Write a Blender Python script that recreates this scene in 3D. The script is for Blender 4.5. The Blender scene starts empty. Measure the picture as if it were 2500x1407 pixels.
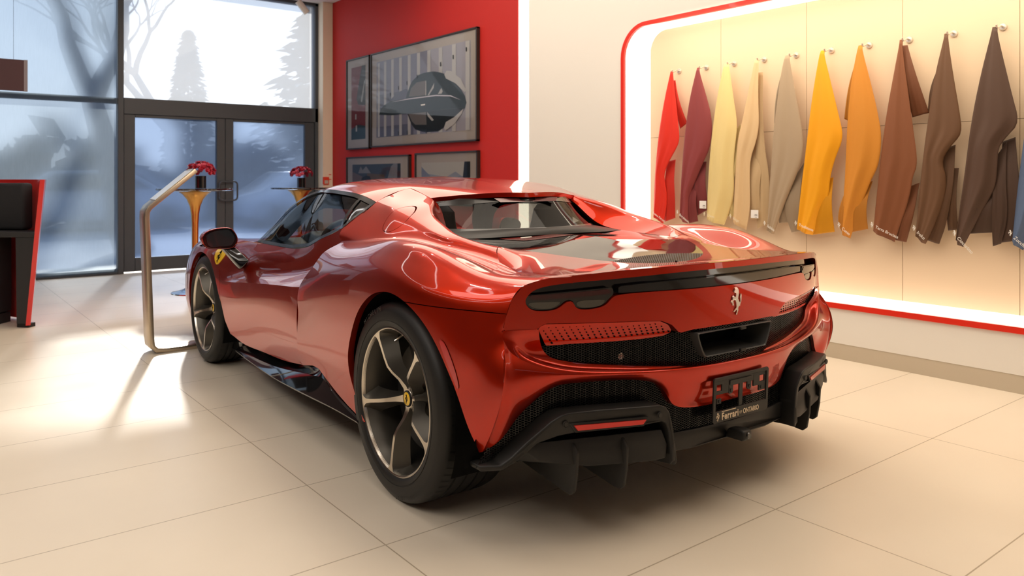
import bpy, bmesh, math, random
import numpy as np
from mathutils import Vector, Matrix
random.seed(7); RNG = np.random.default_rng(5)
C = bpy.context.scene.collection
SC = bpy.context.scene
PI = math.pi
# ---------------------------------------------------------------- camera, sky, sun, area lights, exposure
CAM_H = 1.168
YAW = math.atan2(1490.0, 1905.0)
cam = bpy.data.cameras.new('camera'); cam.sensor_width = 36.0; cam.lens = 1905.0 / 2500.0 * 36.0
cam.shift_y = -(703.5 - 433.0) / 2500.0; cam.clip_start = 0.05; cam.clip_end = 300
cam.dof.use_dof = True; cam.dof.focus_distance = 3.3; cam.dof.aperture_fstop = 4.0
camo = bpy.data.objects.new('camera', cam); C.objects.link(camo)
camo.location = (0, 0, CAM_H); camo.rotation_euler = (PI / 2, 0, -YAW); SC.camera = camo
SC.view_settings.view_transform = 'Standard'; SC.view_settings.look = 'None'
SC.view_settings.gamma = 1.0; SC.view_settings.use_curve_mapping = False
SC.view_settings.exposure = 0.10
try:
    SC.cycles.use_denoising = True; SC.cycles.max_bounces = 8; SC.cycles.transparent_max_bounces = 16
    SC.cycles.caustics_reflective = False; SC.cycles.caustics_refractive = True
    SC.cycles.sample_clamp_indirect = 6.0
except Exception: pass
w = bpy.data.worlds.new('sky'); SC.world = w; w.use_nodes = True
nt = w.node_tree; bg = nt.nodes['Background']
tc = nt.nodes.new('ShaderNodeTexCoord'); sep = nt.nodes.new('ShaderNodeSeparateXYZ'); rmp = nt.nodes.new('ShaderNodeValToRGB')
nt.links.new(tc.outputs['Generated'], sep.inputs[0]); nt.links.new(sep.outputs['Z'], rmp.inputs['Fac'])
rmp.color_ramp.elements[0].position = 0.0; rmp.color_ramp.elements[0].color = (0.93, 0.96, 1.0, 1)
rmp.color_ramp.elements[1].position = 0.5; rmp.color_ramp.elements[1].color = (0.55, 0.72, 1.0, 1)
nt.links.new(rmp.outputs[0], bg.inputs['Color']); bg.inputs['Strength'].default_value = 1.25
def lamp(name, kind, loc, rot, power, color=(1, 1, 1), **kw):
    l = bpy.data.lights.new(name, kind); l.energy = power; l.color = color
    for k, v in kw.items(): setattr(l, k, v)
    o = bpy.data.objects.new(name, l); C.objects.link(o); o.location = loc; o.rotation_euler = rot
    return o
# low winter sun, shining in through the glass front (shadows run along (-.309,-.951) on the floor)
sd = Vector((-0.309 * math.cos(math.radians(28)), -0.951 * math.cos(math.radians(28)), -math.sin(math.radians(28))))
sun = lamp('sun', 'SUN', (6, 20, 12), sd.to_track_quat('-Z', 'Y').to_euler(), 6.0, (1.0, 0.93, 0.84), angle=0.05)
# added soft fill lights under the ceiling, the niche strip and the spot track
lamp('ceiling_fill_light', 'AREA', (3.2, 3.6, 3.55), (0, 0, 0), 165, (1.0, 0.87, 0.71), shape='RECTANGLE', size=2.2, size_y=8.0)  # unseen panel, added for warm reflections on the car top
lamp('ceiling_fill_light', 'AREA', (-1.8, 1.6, 3.55), (0, 0, 0), 75, (1.0, 0.92, 0.82), shape='RECTANGLE', size=1.2, size_y=4.5)
lamp('niche_strip_light', 'AREA', (4.55, 2.3, 2.39), (0, math.radians(-20), 0), 11, (1.0, 0.84, 0.64), shape='RECTANGLE', size=0.12, size_y=3.8)
for _x, _y in ((0.2, 3.4), (1.0, 3.0), (0.6, 5.0), (1.6, 4.4), (2.6, 3.6), (1.9, 6.2)):
    lamp('track_spot_light', 'POINT', (_x, _y, 3.45), (0, 0, 0), 7, (1.0, 0.93, 0.82), shadow_soft_size=0.035)

# ---------------------------------------------------------------- node materials
def mat(name, color, rough=0.5, metal=0.0, coat=0.0, coat_rough=0.03, emis=None, estr=0.0, spec=0.5, alpha=None, trans=0.0):
    m = bpy.data.materials.new(name); m.use_nodes = True
    b = m.node_tree.nodes['Principled BSDF']
    b.inputs['Base Color'].default_value = (*color, 1); b.inputs['Roughness'].default_value = rough
    b.inputs['Metallic'].default_value = metal; b.inputs['Specular IOR Level'].default_value = spec
    b.inputs['Coat Weight'].default_value = coat; b.inputs['Coat Roughness'].default_value = coat_rough
    b.inputs['Transmission Weight'].default_value = trans
    if emis: b.inputs['Emission Color'].default_value = (*emis, 1); b.inputs['Emission Strength'].default_value = estr
    return m
def nodes(m): return m.node_tree.nodes, m.node_tree.links, m.node_tree.nodes['Principled BSDF']
def noise_bump(m, scale, strength, dist=0.002, detail=3, color_var=0.0):
    n, l, b = nodes(m)
    t = n.new('ShaderNodeTexCoord'); z = n.new('ShaderNodeTexNoise'); z.inputs['Scale'].default_value = scale; z.inputs['Detail'].default_value = detail
    l.new(t.outputs['Object'], z.inputs['Vector'])
    bp = n.new('ShaderNodeBump'); bp.inputs['Strength'].default_value = strength; bp.inputs['Distance'].default_value = dist
    l.new(z.outputs['Fac'], bp.inputs['Height']); l.new(bp.outputs[0], b.inputs['Normal'])
    if color_var:
        mx = n.new('ShaderNodeMix'); mx.data_type = 'RGBA'; mx.blend_type = 'MULTIPLY'; mx.inputs['Factor'].default_value = color_var
        mx.inputs['A'].default_value = b.inputs['Base Color'].default_value
        l.new(z.outputs['Fac'], mx.inputs['B']); l.new(mx.outputs['Result'], b.inputs['Base Color'])
    return m
def glass_sheet(name, tint=(1, 1, 1), refl=0.9, rough=0.0, base=0.0, milk=None, milk_fac=0.0):
    """thin pane: transparent, with fresnel mirror reflection and optional translucent veil"""
    m = bpy.data.materials.new(name); m.use_nodes = True; n = m.node_tree.nodes; l = m.node_tree.links; n.clear()
    out = n.new('ShaderNodeOutputMaterial'); tr = n.new('ShaderNodeBsdfTransparent'); tr.inputs[0].default_value = (*tint, 1)
    gl = n.new('ShaderNodeBsdfGlossy'); gl.inputs['Roughness'].default_value = rough
    fr = n.new('ShaderNodeFresnel'); fr.inputs['IOR'].default_value = 1.5
    mu = n.new('ShaderNodeMath'); mu.operation = 'MULTIPLY_ADD'; mu.inputs[1].default_value = refl; mu.inputs[2].default_value = base; l.new(fr.outputs[0], mu.inputs[0])
    mx = n.new('ShaderNodeMixShader'); l.new(mu.outputs[0], mx.inputs[0]); l.new(tr.outputs[0], mx.inputs[1]); l.new(gl.outputs[0], mx.inputs[2])
    last = mx
    if milk:
        tl = n.new('ShaderNodeBsdfTranslucent'); tl.inputs[0].default_value = (*milk, 1)
        df = n.new('ShaderNodeBsdfDiffuse'); df.inputs[0].default_value = (*milk, 1)
        m2 = n.new('ShaderNodeMixShader'); m2.inputs[0].default_value = 0.3; l.new(tl.outputs[0], m2.inputs[1]); l.new(df.outputs[0], m2.inputs[2])
        m3 = n.new('ShaderNodeMixShader'); m3.inputs[0].default_value = milk_fac; l.new(mx.outputs[0], m3.inputs[1]); l.new(m2.outputs[0], m3.inputs[2]); last = m3
    l.new(last.outputs[0], out.inputs[0]); return m

def blur_sheet(name, tint, clear, rough, ior, milk, milk_fac, weave=0.0):
    """woven shade / filmed pane: part clear, part scattering, part milky"""
    m = bpy.data.materials.new(name); m.use_nodes = True; n = m.node_tree.nodes; l = m.node_tree.links; n.clear()
    out = n.new('ShaderNodeOutputMaterial'); tr = n.new('ShaderNodeBsdfTransparent'); tr.inputs[0].default_value = (*tint, 1)
    rf = n.new('ShaderNodeBsdfRefraction'); rf.inputs[0].default_value = (*tint, 1); rf.inputs['Roughness'].default_value = rough; rf.inputs['IOR'].default_value = ior
    m1 = n.new('ShaderNodeMixShader'); m1.inputs[0].default_value = 1 - clear; l.new(tr.outputs[0], m1.inputs[1]); l.new(rf.outputs[0], m1.inputs[2])
    tl = n.new('ShaderNodeBsdfTranslucent'); tl.inputs[0].default_value = (*milk, 1); df = n.new('ShaderNodeBsdfDiffuse'); df.inputs[0].default_value = (*milk, 1)
    if weave:
        t = n.new('ShaderNodeTexCoord'); mp = n.new('ShaderNodeMapping'); mp.inputs['Scale'].default_value = (160, 1, 9); l.new(t.outputs['Object'], mp.inputs[0])
        z = n.new('ShaderNodeTexNoise'); z.inputs['Scale'].default_value = 1.0; z.inputs['Detail'].default_value = 2; l.new(mp.outputs[0], z.inputs['Vector'])
        rp = n.new('ShaderNodeValToRGB'); rp.color_ramp.elements[0].position = .3; rp.color_ramp.elements[1].position = .7
        rp.color_ramp.elements[0].color = (*[c * (1 - weave) for c in milk], 1); rp.color_ramp.elements[1].color = (*[min(1, c * (1 + weave)) for c in milk], 1)
        l.new(z.outputs['Fac'], rp.inputs[0]); l.new(rp.outputs[0], tl.inputs[0]); l.new(rp.outputs[0], df.inputs[0])
    m2 = n.new('ShaderNodeMixShader'); m2.inputs[0].default_value = 0.3; l.new(tl.outputs[0], m2.inputs[1]); l.new(df.outputs[0], m2.inputs[2])
    m3 = n.new('ShaderNodeMixShader'); m3.inputs[0].default_value = milk_fac; l.new(m1.outputs[0], m3.inputs[1]); l.new(m2.outputs[0], m3.inputs[2]); l.new(m3.outputs[0], out.inputs[0]); return m

# ---------------------------------------------------------------- numeric helpers
def cspline(P, n=None, t=None, tq=None, axis0=True):
    """natural C2 cubic through P (k,...) ; chord parameter unless t is given"""
    P = np.asarray(P, float); k = len(P); S = P.reshape(k, -1)
    if t is None:
        d = np.linalg.norm(np.diff(S, axis=0), axis=1) ** 0.75; t = np.r_[0, np.cumsum(np.maximum(d, 1e-6))]
    t = np.asarray(t, float)
    if tq is None: tq = np.linspace(t[0], t[-1], n)
    if k == 2:
        a = ((tq - t[0]) / (t[1] - t[0]))[:, None]; return (S[0] * (1 - a) + S[1] * a).reshape((len(tq),) + P.shape[1:])
    h = np.diff(t); A = np.zeros((k, k)); B = np.zeros_like(S); A[0, 0] = A[-1, -1] = 1
    for i in range(1, k - 1):
        A[i, i - 1] = h[i - 1]; A[i, i] = 2 * (h[i - 1] + h[i]); A[i, i + 1] = h[i]
        B[i] = 6 * ((S[i + 1] - S[i]) / h[i] - (S[i] - S[i - 1]) / h[i - 1])
    M = np.linalg.solve(A, B); j = np.clip(np.searchsorted(t, tq, side='right') - 1, 0, k - 2)
    hh = h[j][:, None]; a = (t[j + 1] - tq)[:, None]; b = (tq - t[j])[:, None]
    r = M[j] * a ** 3 / (6 * hh) + M[j + 1] * b ** 3 / (6 * hh) + (S[j] / hh - M[j] * hh / 6) * a + (S[j + 1] / hh - M[j + 1] * hh / 6) * b
    return r.reshape((len(tq),) + P.shape[1:])
def lin(P, n):
    P = np.asarray(P, float); d = np.r_[0, np.cumsum(np.linalg.norm(np.diff(P, axis=0), axis=1))]
    q = np.linspace(0, d[-1], n); return np.stack([np.interp(q, d, P[:, i]) for i in range(P.shape[1])], -1)
class Sheet:
    def __init__(s, V, N, F): s.V = np.asarray(V, float); s.N = np.asarray(N, float); s.F = F
    def copy(s): return Sheet(s.V.copy(), s.N.copy(), list(s.F))
    def mirror(s): return Sheet(s.V * [1, -1, 1], s.N * [1, -1, 1], [f[::-1] for f in s.F])
    def offset(s, d): return Sheet(s.V + s.N * d, s.N, list(s.F))
    def __add__(s, o):
        k = len(s.V); return Sheet(np.r_[s.V, o.V], np.r_[s.N, o.N], s.F + [tuple(i + k for i in f) for f in o.F])
    def clip(s, val):
        """keep the part where val >= 0 ; val = array per vertex or function of V"""
        g = np.asarray(val(s.V) if callable(val) else val, float)
        g = np.where(np.abs(g) < 1e-7, 1e-7, g); V = list(s.V); N = list(s.N); cache = {}; F = []
        def cut(a, b):
            k = (a, b) if a < b else (b, a)
            if k not in cache:
                i, j = k; t = g[i] / (g[i] - g[j]); cache[k] = len(V); V.append(s.V[i] + t * (s.V[j] - s.V[i]))
                nn = s.N[i] + t * (s.N[j] - s.N[i]); N.append(nn / (np.linalg.norm(nn) + 1e-12))
            return cache[k]
        for f in s.F:
            pos = [g[i] > 0 for i in f]
            if all(pos): F.append(f); continue
            if not any(pos): continue
            out = []
            for a, b in zip(f, f[1:] + f[:1]):
                if g[a] > 0: out.append(a)
                if (g[a] > 0) != (g[b] > 0): out.append(cut(a, b))
            if len(out) > 2: F.append(tuple(out))
        used = sorted({i for f in F for i in f}); m = {o: k for k, o in enumerate(used)}
        return Sheet(np.array([V[i] for i in used]).reshape(-1, 3), np.array([N[i] for i in used]).reshape(-1, 3), [tuple(m[i] for i in f) for f in F])
def grid_sheet(G, out=None, flip=None):
    """G (m,n,3) -> Sheet ; out = reference point the normals should point away from, or ('d', vector)"""
    m, n, _ = G.shape; du = np.gradient(G, axis=1); dv = np.gradient(G, axis=0); N = np.cross(du, dv)
    N /= np.linalg.norm(N, axis=2, keepdims=True) + 1e-12; sgn = 1
    if out is not None:
        ref = (G - np.asarray(out)) if not isinstance(out, tuple) or out[0] != 'd' else np.broadcast_to(np.asarray(out[1], float), G.shape)
        sgn = 1 if (N * ref).sum() > 0 else -1
    idx = np.arange(m * n).reshape(m, n); F = []
    for i in range(m - 1):
        for j in range(n - 1):
            q = (int(idx[i, j]), int(idx[i, j + 1]), int(idx[i + 1, j + 1]), int(idx[i + 1, j])); F.append(q if sgn > 0 else q[::-1])
    return Sheet(G.reshape(-1, 3), (N * sgn).reshape(-1, 3), F)
def surf(rows, nu, nv, out, crease=(), smooth_rows=True):
    R = np.stack([cspline(r, nu) if len(r) > 2 else lin(r, nu) for r in rows])
    d = np.r_[0, np.cumsum([np.linalg.norm(R[i + 1] - R[i], axis=1).mean() ** 0.8 for i in range(len(R) - 1)])]
    cuts = [0] + sorted(crease) + [len(R) - 1]; sh = None
    for a, b in zip(cuts[:-1], cuts[1:]):
        k = max(2, int(round(nv * (d[b] - d[a]) / d[-1]))) + 1
        G = cspline(R[a:b + 1], t=d[a:b + 1], tq=np.linspace(d[a], d[b], k))
        s = grid_sheet(G, out); sh = s if sh is None else sh + s
    return sh
def sdf(P, poly):
    """signed distance of 2D points to polygon, positive inside"""
    P = np.asarray(P, float); poly = np.asarray(poly, float); d = np.full(len(P), 1e9); ins = np.zeros(len(P), bool)
    for a, b in zip(poly, np.roll(poly, -1, 0)):
        e = b - a; w_ = P - a; t = np.clip((w_ @ e) / (e @ e + 1e-15), 0, 1); d = np.minimum(d, np.linalg.norm(w_ - t[:, None] * e, axis=1))
        c1 = (a[1] <= P[:, 1]); c2 = (b[1] <= P[:, 1]); cr = e[0] * w_[:, 1] - e[1] * w_[:, 0]
        ins ^= ((c1 & ~c2 & (cr > 0)) | (~c1 & c2 & (cr < 0)))
    return np.where(ins, d, -d)
def chaik(poly, it=2, closed=True):
    P = np.asarray(poly, float)
    for _ in range(it):
        Q = np.roll(P, -1, 0); P = np.stack([P * .75 + Q * .25, P * .25 + Q * .75], 1).reshape(-1, P.shape[1])
    return P
# ---------------------------------------------------------------- object helpers
def link(name, me, m=None, parent=None):
    o = bpy.data.objects.new(name, me); C.objects.link(o)
    if m is not None:
        for x in (m if isinstance(m, (list, tuple)) else [m]): me.materials.append(x)
    if parent is not None: o.parent = parent
    return o
def sheet_obj(name, sh, m, parent=None, flange=0.0, fdir=None, skip=None, smooth=True, matidx=None):
    V = [tuple(v) for v in sh.V]; F = [tuple(f) for f in sh.F]; nF = len(F); nV = len(V); fn = []
    if flange:
        cnt = {}
        for f in sh.F:
            for a, b in zip(f, f[1:] + f[:1]):
                k = (a, b) if a < b else (b, a); cnt[k] = cnt.get(k, 0) + 1; 
        for f in sh.F:
            for a, b in zip(f, f[1:] + f[:1]):
                k = (a, b) if a < b else (b, a)
                if cnt[k] != 1 or (skip is not None and skip(sh.V[a]) and skip(sh.V[b])): continue
                da = np.asarray(fdir) * flange if fdir is not None else -sh.N[a] * flange
                db = np.asarray(fdir) * flange if fdir is not None else -sh.N[b] * flange
                i = len(V); V += [tuple(sh.V[b]), tuple(sh.V[a]), tuple(sh.V[a] + da), tuple(sh.V[b] + db)]
                F.append((i, i + 1, i + 2, i + 3)); fn.append(np.cross(sh.V[a] - sh.V[b], da))
    me = bpy.data.meshes.new(name); me.from_pydata(V, [], F)
    me.polygons.foreach_set('use_smooth', [True] * len(F))
    if smooth:
        ln = []
        for f in sh.F: ln += [tuple(sh.N[i]) for i in f]
        for q in fn:
            q = q / (np.linalg.norm(q) + 1e-12); ln += [tuple(q)] * 4
        try: me.normals_split_custom_set(ln)
        except Exception as e: print('normals', e)
    if matidx is not None: me.polygons.foreach_set('material_index', list(matidx) + [0] * (len(F) - len(matidx)))
    me.update(); return link(name, me, m, parent)
class MB:
    """mesh builder collecting simple solids into ONE mesh"""
    def __init__(s): s.V = []; s.F = []; s.M = []; s.mi = 0
    def add(s, V, F):
        k = len(s.V); s.V += [tuple(map(float, v)) for v in V]; s.F += [tuple(i + k for i in f) for f in F]; s.M += [s.mi] * len(F); return s
    def box(s, c, d, R=None):
        x, y, z = [q / 2 for q in d]; P = [Vector((a * x, b * y, e * z)) for e in (-1, 1) for a, b in ((-1, -1), (1, -1), (1, 1), (-1, 1))]
        if R is not None: P = [R @ p for p in P]
        P = [p + Vector(c) for p in P]
        return s.add(P, [(3, 2, 1, 0), (4, 5, 6, 7), (0, 1, 5, 4), (1, 2, 6, 5), (2, 3, 7, 6), (3, 0, 4, 7)])
    def prism(s, poly, h0, h1, fr=lambda a, b, h: (a, b, h)):
        n = len(poly); V = [fr(a, b, h0) for a, b in poly] + [fr(a, b, h1) for a, b in poly]
        F = [tuple(range(n))[::-1], tuple(range(n, 2 * n))] + [(i, (i + 1) % n, n + (i + 1) % n, n + i) for i in range(n)]
        return s.add(V, F)
    def tube(s, pts, r, seg=10, cap=True):
        pts = [Vector(p) for p in pts]; n = len(pts); rr = r if isinstance(r, (list, tuple, np.ndarray)) else [r] * n
        V = []; F = []; up = None
        for i, p in enumerate(pts):
            d = (pts[min(i + 1, n - 1)] - pts[max(i - 1, 0)]).normalized()
            if up is None: up = d.orthogonal().normalized()
            up = (up - d * up.dot(d)).normalized(); sd_ = d.cross(up)
            for k in range(seg):
                a = 2 * PI * k / seg; V.append(p + (up * math.cos(a) + sd_ * math.sin(a)) * rr[i])
        for i in range(n - 1):
            for k in range(seg): F.append((i * seg + k, i * seg + (k + 1) % seg, (i + 1) * seg + (k + 1) % seg, (i + 1) * seg + k))
        if cap: F += [tuple(range(seg))[::-1], tuple(range((n - 1) * seg, n * seg))]
        return s.add(V, F)
    def lathe(s, prof, c=(0, 0, 0), axis='z', seg=48, a0=0.0, a1=2 * PI):
        full = abs(a1 - a0 - 2 * PI) < 1e-6; ns = seg if full else seg + 1; V = []; F = []
        for r, h in prof:
            for k in range(ns):
                a = a0 + (a1 - a0) * k / seg; x, y = r * math.cos(a), r * math.sin(a)
                p = (x, y, h) if axis == 'z' else (x, h, y) if axis == 'y' else (h, x, y); V.append((p[0] + c[0], p[1] + c[1], p[2] + c[2]))
        for i in range(len(prof) - 1):
            for k in range(seg):
                k2 = (k + 1) % ns; q = (i * ns + k, i * ns + k2, (i + 1) * ns + k2, (i + 1) * ns + k); F.append(q[::-1] if axis == 'y' else q)
        return s.add(V, F)
    def obj(s, name, m, parent=None, smooth=None, bevel=0.0, seg=2):
        me = bpy.data.meshes.new(name); me.from_pydata(s.V, [], s.F)
        if any(s.M): me.polygons.foreach_set('material_index', s.M)
        bm = bmesh.new(); bm.from_mesh(me); bmesh.ops.recalc_face_normals(bm, faces=bm.faces)
        if bevel: bmesh.ops.bevel(bm, geom=[e for e in bm.edges if len(e.link_faces) == 2 and e.calc_face_angle(0) > 0.5], offset=bevel, segments=seg, affect='EDGES', profile=0.5)
        if smooth is not None:
            for f in bm.faces: f.smooth = True
            for e in bm.edges:
                if len(e.link_faces) == 2 and e.calc_face_angle(0) > smooth: e.smooth = False
        bm.to_mesh(me); bm.free(); me.update(); return link(name, me, m, parent)
def thing(name, label, cat, loc=(0, 0, 0), rz=0.0, group=None):
    o = bpy.data.objects.new(name, None); C.objects.link(o); o.location = loc; o.rotation_euler = (0, 0, rz); o.empty_display_size = 0.1
    return tag(o, label, cat, group)
def tag(o, label, cat, group=None, kind=None):
    o['label'] = label; o['category'] = cat
    if group: o['group'] = group
    if kind: o['kind'] = kind
    return o
def struct(o, label, cat='room'):
    o['kind'] = 'structure'; o['label'] = label; o['category'] = cat; return o
def text_obj(name, s, size, m, parent, M, depth=0.0004, shear=0.0, spacing=1.0, align='LEFT', bold=0.0):
    cu = bpy.data.curves.new(name, 'FONT'); cu.body = s; cu.size = size; cu.extrude = depth; cu.offset = bold; cu.shear = shear; cu.space_character = spacing; cu.align_x = align
    t = bpy.data.objects.new(name, cu); C.objects.link(t); dg = bpy.context.evaluated_depsgraph_get(); me = bpy.data.meshes.new_from_object(t.evaluated_get(dg))
    bpy.data.objects.remove(t); bpy.data.curves.remove(cu); me.transform(M); me.materials.clear()
    return link(name, me, m, parent)
# ================================================================ the showroom shell
from mathutils.geometry import tessellate_polygon
XW, YG, ZC = 4.742, 10.35, 3.60
def floor_mat():
    m = mat('floor_tile', (0.80, 0.70, 0.56), 0.30, spec=0.45); n, l, b = nodes(m)
    t = n.new('ShaderNodeTexCoord'); sp = n.new('ShaderNodeSeparateXYZ'); l.new(t.outputs['Object'], sp.inputs[0])
    def line(out, off, pitch):
        a = n.new('ShaderNodeMath'); a.operation = 'ADD'; a.inputs[1].default_value = -off + 50 * pitch; l.new(out, a.inputs[0])
        p = n.new('ShaderNodeMath'); p.operation = 'PINGPONG'; p.inputs[1].default_value = pitch / 2; l.new(a.outputs[0], p.inputs[0])
        c = n.new('ShaderNodeMath'); c.operation = 'LESS_THAN'; c.inputs[1].default_value = 0.0022; l.new(p.outputs[0], c.inputs[0]); return c
    x = line(sp.outputs['X'], 1.21, 1.21); y = line(sp.outputs['Y'], 1.59, 0.609)
    mx = n.new('ShaderNodeMath'); mx.operation = 'MAXIMUM'; l.new(x.outputs[0], mx.inputs[0]); l.new(y.outputs[0], mx.inputs[1])
    z = n.new('ShaderNodeTexNoise'); z.inputs['Scale'].default_value = 1.3; z.inputs['Detail'].default_value = 6; l.new(t.outputs['Object'], z.inputs['Vector'])
    r = n.new('ShaderNodeValToRGB'); r.color_ramp.elements[0].position = .3; r.color_ramp.elements[1].position = .7
    r.color_ramp.elements[0].color = (0.76, 0.665, 0.535, 1); r.color_ramp.elements[1].color = (0.82, 0.725, 0.59, 1); l.new(z.outputs['Fac'], r.inputs[0])
    c = n.new('ShaderNodeMix'); c.data_type = 'RGBA'; c.inputs['B'].default_value = (0.42, 0.34, 0.24, 1); l.new(mx.outputs[0], c.inputs['Factor']); l.new(r.outputs[0], c.inputs['A'])
    l.new(c.outputs['Result'], b.inputs['Base Color'])
    rr = n.new('ShaderNodeMath'); rr.operation = 'MULTIPLY_ADD'; rr.inputs[1].default_value = 0.25; rr.inputs[2].default_value = 0.22; l.new(z.outputs['Fac'], rr.inputs[0]); l.new(rr.outputs[0], b.inputs['Roughness'])
    return m
def quad(name, P, m, parent=None):
    me = bpy.data.meshes.new(name); me.from_pydata([tuple(p) for p in P], [], [tuple(range(len(P)))]); return link(name, me, m, parent)
M_WALL = mat('wall_white', (0.80, 0.76, 0.70), 0.7); noise_bump(M_WALL, 120, .05, .0005)
M_KICK = mat('baseboard_beige', (0.55, 0.47, 0.36), 0.6)
M_REDW = mat('wall_red', (0.46, 0.018, 0.014), 0.6, spec=.25); noise_bump(M_REDW, 300, .06, .0005)
M_CREAM = mat('column_cream', (0.80, 0.70, 0.55), 0.6)
M_CEIL = mat('ceiling_white', (0.60, 0.57, 0.56), 0.8)
M_DARKW = mat('wall_dark', (0.16, 0.10, 0.10), 0.6)
M_FRAME = mat('frame_anthracite', (0.055, 0.062, 0.072), 0.45)
M_LED = mat('led_white', (1, .95, .86), 0.5, emis=(1.0, 0.93, 0.82), estr=1.6)
M_LED2 = mat('led_cove', (1, .95, .86), 0.5, emis=(1.0, 0.90, 0.70), estr=2.2)
M_REDTRIM = mat('trim_red', (0.72, 0.022, 0.008), 0.3, coat=.3)
M_PANEL = mat('niche_panel', (0.82, 0.63, 0.43), 0.75); noise_bump(M_PANEL, 500, .05, .0004)
fl = MB().box((0, 2.2, -0.05), (16, 18.4, 0.1)).obj('floor', floor_mat()); struct(fl, 'large cream floor tiles with thin beige joints', 'floor')
ce = MB().box((0, 2.1, ZC + .05), (16, 17.0, 0.1)).obj('ceiling', M_CEIL); struct(ce, 'plain off-white ceiling', 'ceiling')
# --- right wall with the rounded display niche
def rrect(y0, y1, z0, z1, r, n=10):
    P = []
    for cy, cz, a in ((y1 - r, z1 - r, 0), (y0 + r, z1 - r, 1), (y0 + r, z0 + r, 2), (y1 - r, z0 + r, 3)):
        for k in range(n + 1):
            t = a * PI / 2 + PI / 2 * k / n; P.append((cy + r * math.cos(t), cz + r * math.sin(t)))
    return P
NY0, NY1, NZ0, NZ1 = -1.2, 4.575, 0.325, 2.43
o1 = rrect(NY0, NY1, NZ0, NZ1, .27); o2 = rrect(NY0 + .035, NY1 - .035, NZ0 + .035, NZ1 - .035, .235); o3 = rrect(NY0 + .185, NY1 - .185, NZ0 + .075, NZ1 - .06, .17)
outer = [(-6, 0.10), (5.80, 0.10), (5.80, ZC), (-6, ZC)]
tri = tessellate_polygon([[Vector((a, b, 0)) for a, b in outer], [Vector((a, b, 0)) for a, b in o1]])
allp = outer + o1
me = bpy.data.meshes.new('wall_right'); me.from_pydata([(XW, a, b) for a, b in allp], [], [tuple(t) for t in tri]); wr = link('wall_right', me, M_WALL)
struct(wr, 'white wall around the long rounded display niche', 'wall')
def ring(name, A, xa, B, xb, m):
    n = len(A); mb = MB(); mb.add([(xa, a, b) for a, b in A] + [(xb, a, b) for a, b in B], [(i, (i + 1) % n, n + (i + 1) % n, n + i) for i in range(n)]); return mb
r = ring('', o1, XW - .012, o2, XW - .012, None); n_ = len(o1)
r.add([(XW + .01, a, b) for a, b in o1] + [(XW - .012, a, b) for a, b in o1], [(i, (i + 1) % n_, n_ + (i + 1) % n_, n_ + i) for i in range(n_)])
r.add([(XW - .012, a, b) for a, b in o2] + [(XW + .02, a, b) for a, b in o2], [(i, (i + 1) % n_, n_ + (i + 1) % n_, n_ + i) for i in range(n_)])
struct(r.obj('trim_1', M_REDTRIM), 'thin glossy red trim around the lit display niche', 'trim')
struct(ring('', o2, XW + .012, o3, XW + .15, None).obj('trim_2', M_LED), 'glowing white light reveal inside the red niche trim', 'light')
pn = MB(); ys = [4.39, 3.684, 2.973, 2.32, 1.676, 0.97, .3, -.4, -1.015]
for a, b in zip(ys[:-1], ys[1:]):
    for z0, z1 in ((0.40, 1.493), (1.4955, 2.372)):
        pn.box((XW + .165, (a + b) / 2, (z0 + z1) / 2), (.03, a - b - .003, z1 - z0))
struct(pn.obj('wall_niche', M_PANEL), 'peach felt panels lining the back of the display niche', 'wall')
struct(MB().box((XW + .2, 2, 1.6), (.02, 7, 3.2)).obj('wall_behind', mat('wall_core', (.35, .25, .15), .8)), 'backing of the display wall', 'wall')
struct(MB().box((XW + .012, 0, .05), (.02, 11.6, .10)).obj('baseboard_right', M_KICK), 'low beige baseboard under the display wall', 'baseboard')
# --- lit slot, red picture wall, column
struct(MB().box((XW + .04, 5.885, ZC / 2), (.06, .183, ZC)).obj('trim_3', M_LED2), 'glowing vertical light slot between white and red wall', 'light')
struct(MB().box((XW + .06, 8.05, ZC / 2), (.12, 4.16, ZC)).obj('wall_red', M_REDW), 'matt red picture wall', 'wall')
struct(MB().box((4.90, 10.36, ZC / 2), (.60, .45, ZC)).obj('wall_column', M_CREAM), 'cream column at the end of the red wall', 'wall')
struct(MB().box((-8, 2.2, ZC / 2), (.1, 18.4, ZC)).obj('wall_left', M_DARKW), 'dark far side wall', 'wall')
struct(MB().box((0, -6.9, ZC / 2), (16, .1, ZC)).obj('wall_back', M_DARKW), 'dark wall behind the viewer', 'wall')
# --- glass front
M_HAZE = glass_sheet('pane_haze', (0.93, 0.97, 1.0), .9, 0, 0.0, milk=(0.9, 0.95, 1.0), milk_fac=.45)  # clear glass; the milky veil puts haze and glare into the pane
M_SHADE = blur_sheet('pane_shade', (0.62, 0.72, 0.82), .22, .42, 1.12, (0.26, 0.32, 0.37), .42, .09)
M_DOORG = blur_sheet('pane_door', (0.50, 0.62, 0.82), .22, .36, 1.12, (0.14, 0.19, 0.29), .40, .05)
def bars(name, L, label, cat='window frame', y=YG, d=.09):
    mb = MB()
    for x0, x1, z0, z1 in L: mb.box(((x0 + x1) / 2, y, (z0 + z1) / 2), (x1 - x0, d, z1 - z0))
    return struct(mb.obj(name, M_FRAME, bevel=.004, seg=1), label, cat)
def pane(x0, x1, z0, z1, m, par, y=YG, name='glass_pane'):
    return quad(name, [(x0, y, z0), (x1, y, z0), (x1, y, z1), (x0, y, z1)], m, par)
f = bars('window_1', [(2.045, 2.11, 0, ZC), (-.9, -.84, 0, ZC), (-.84, 2.045, 2.055, 2.12), (-.84, 2.045, 0, .065), (-.84, 2.045, ZC - .04, ZC)], 'dark framed window wall on the left behind a woven shade', 'window', d=.12)
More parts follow.
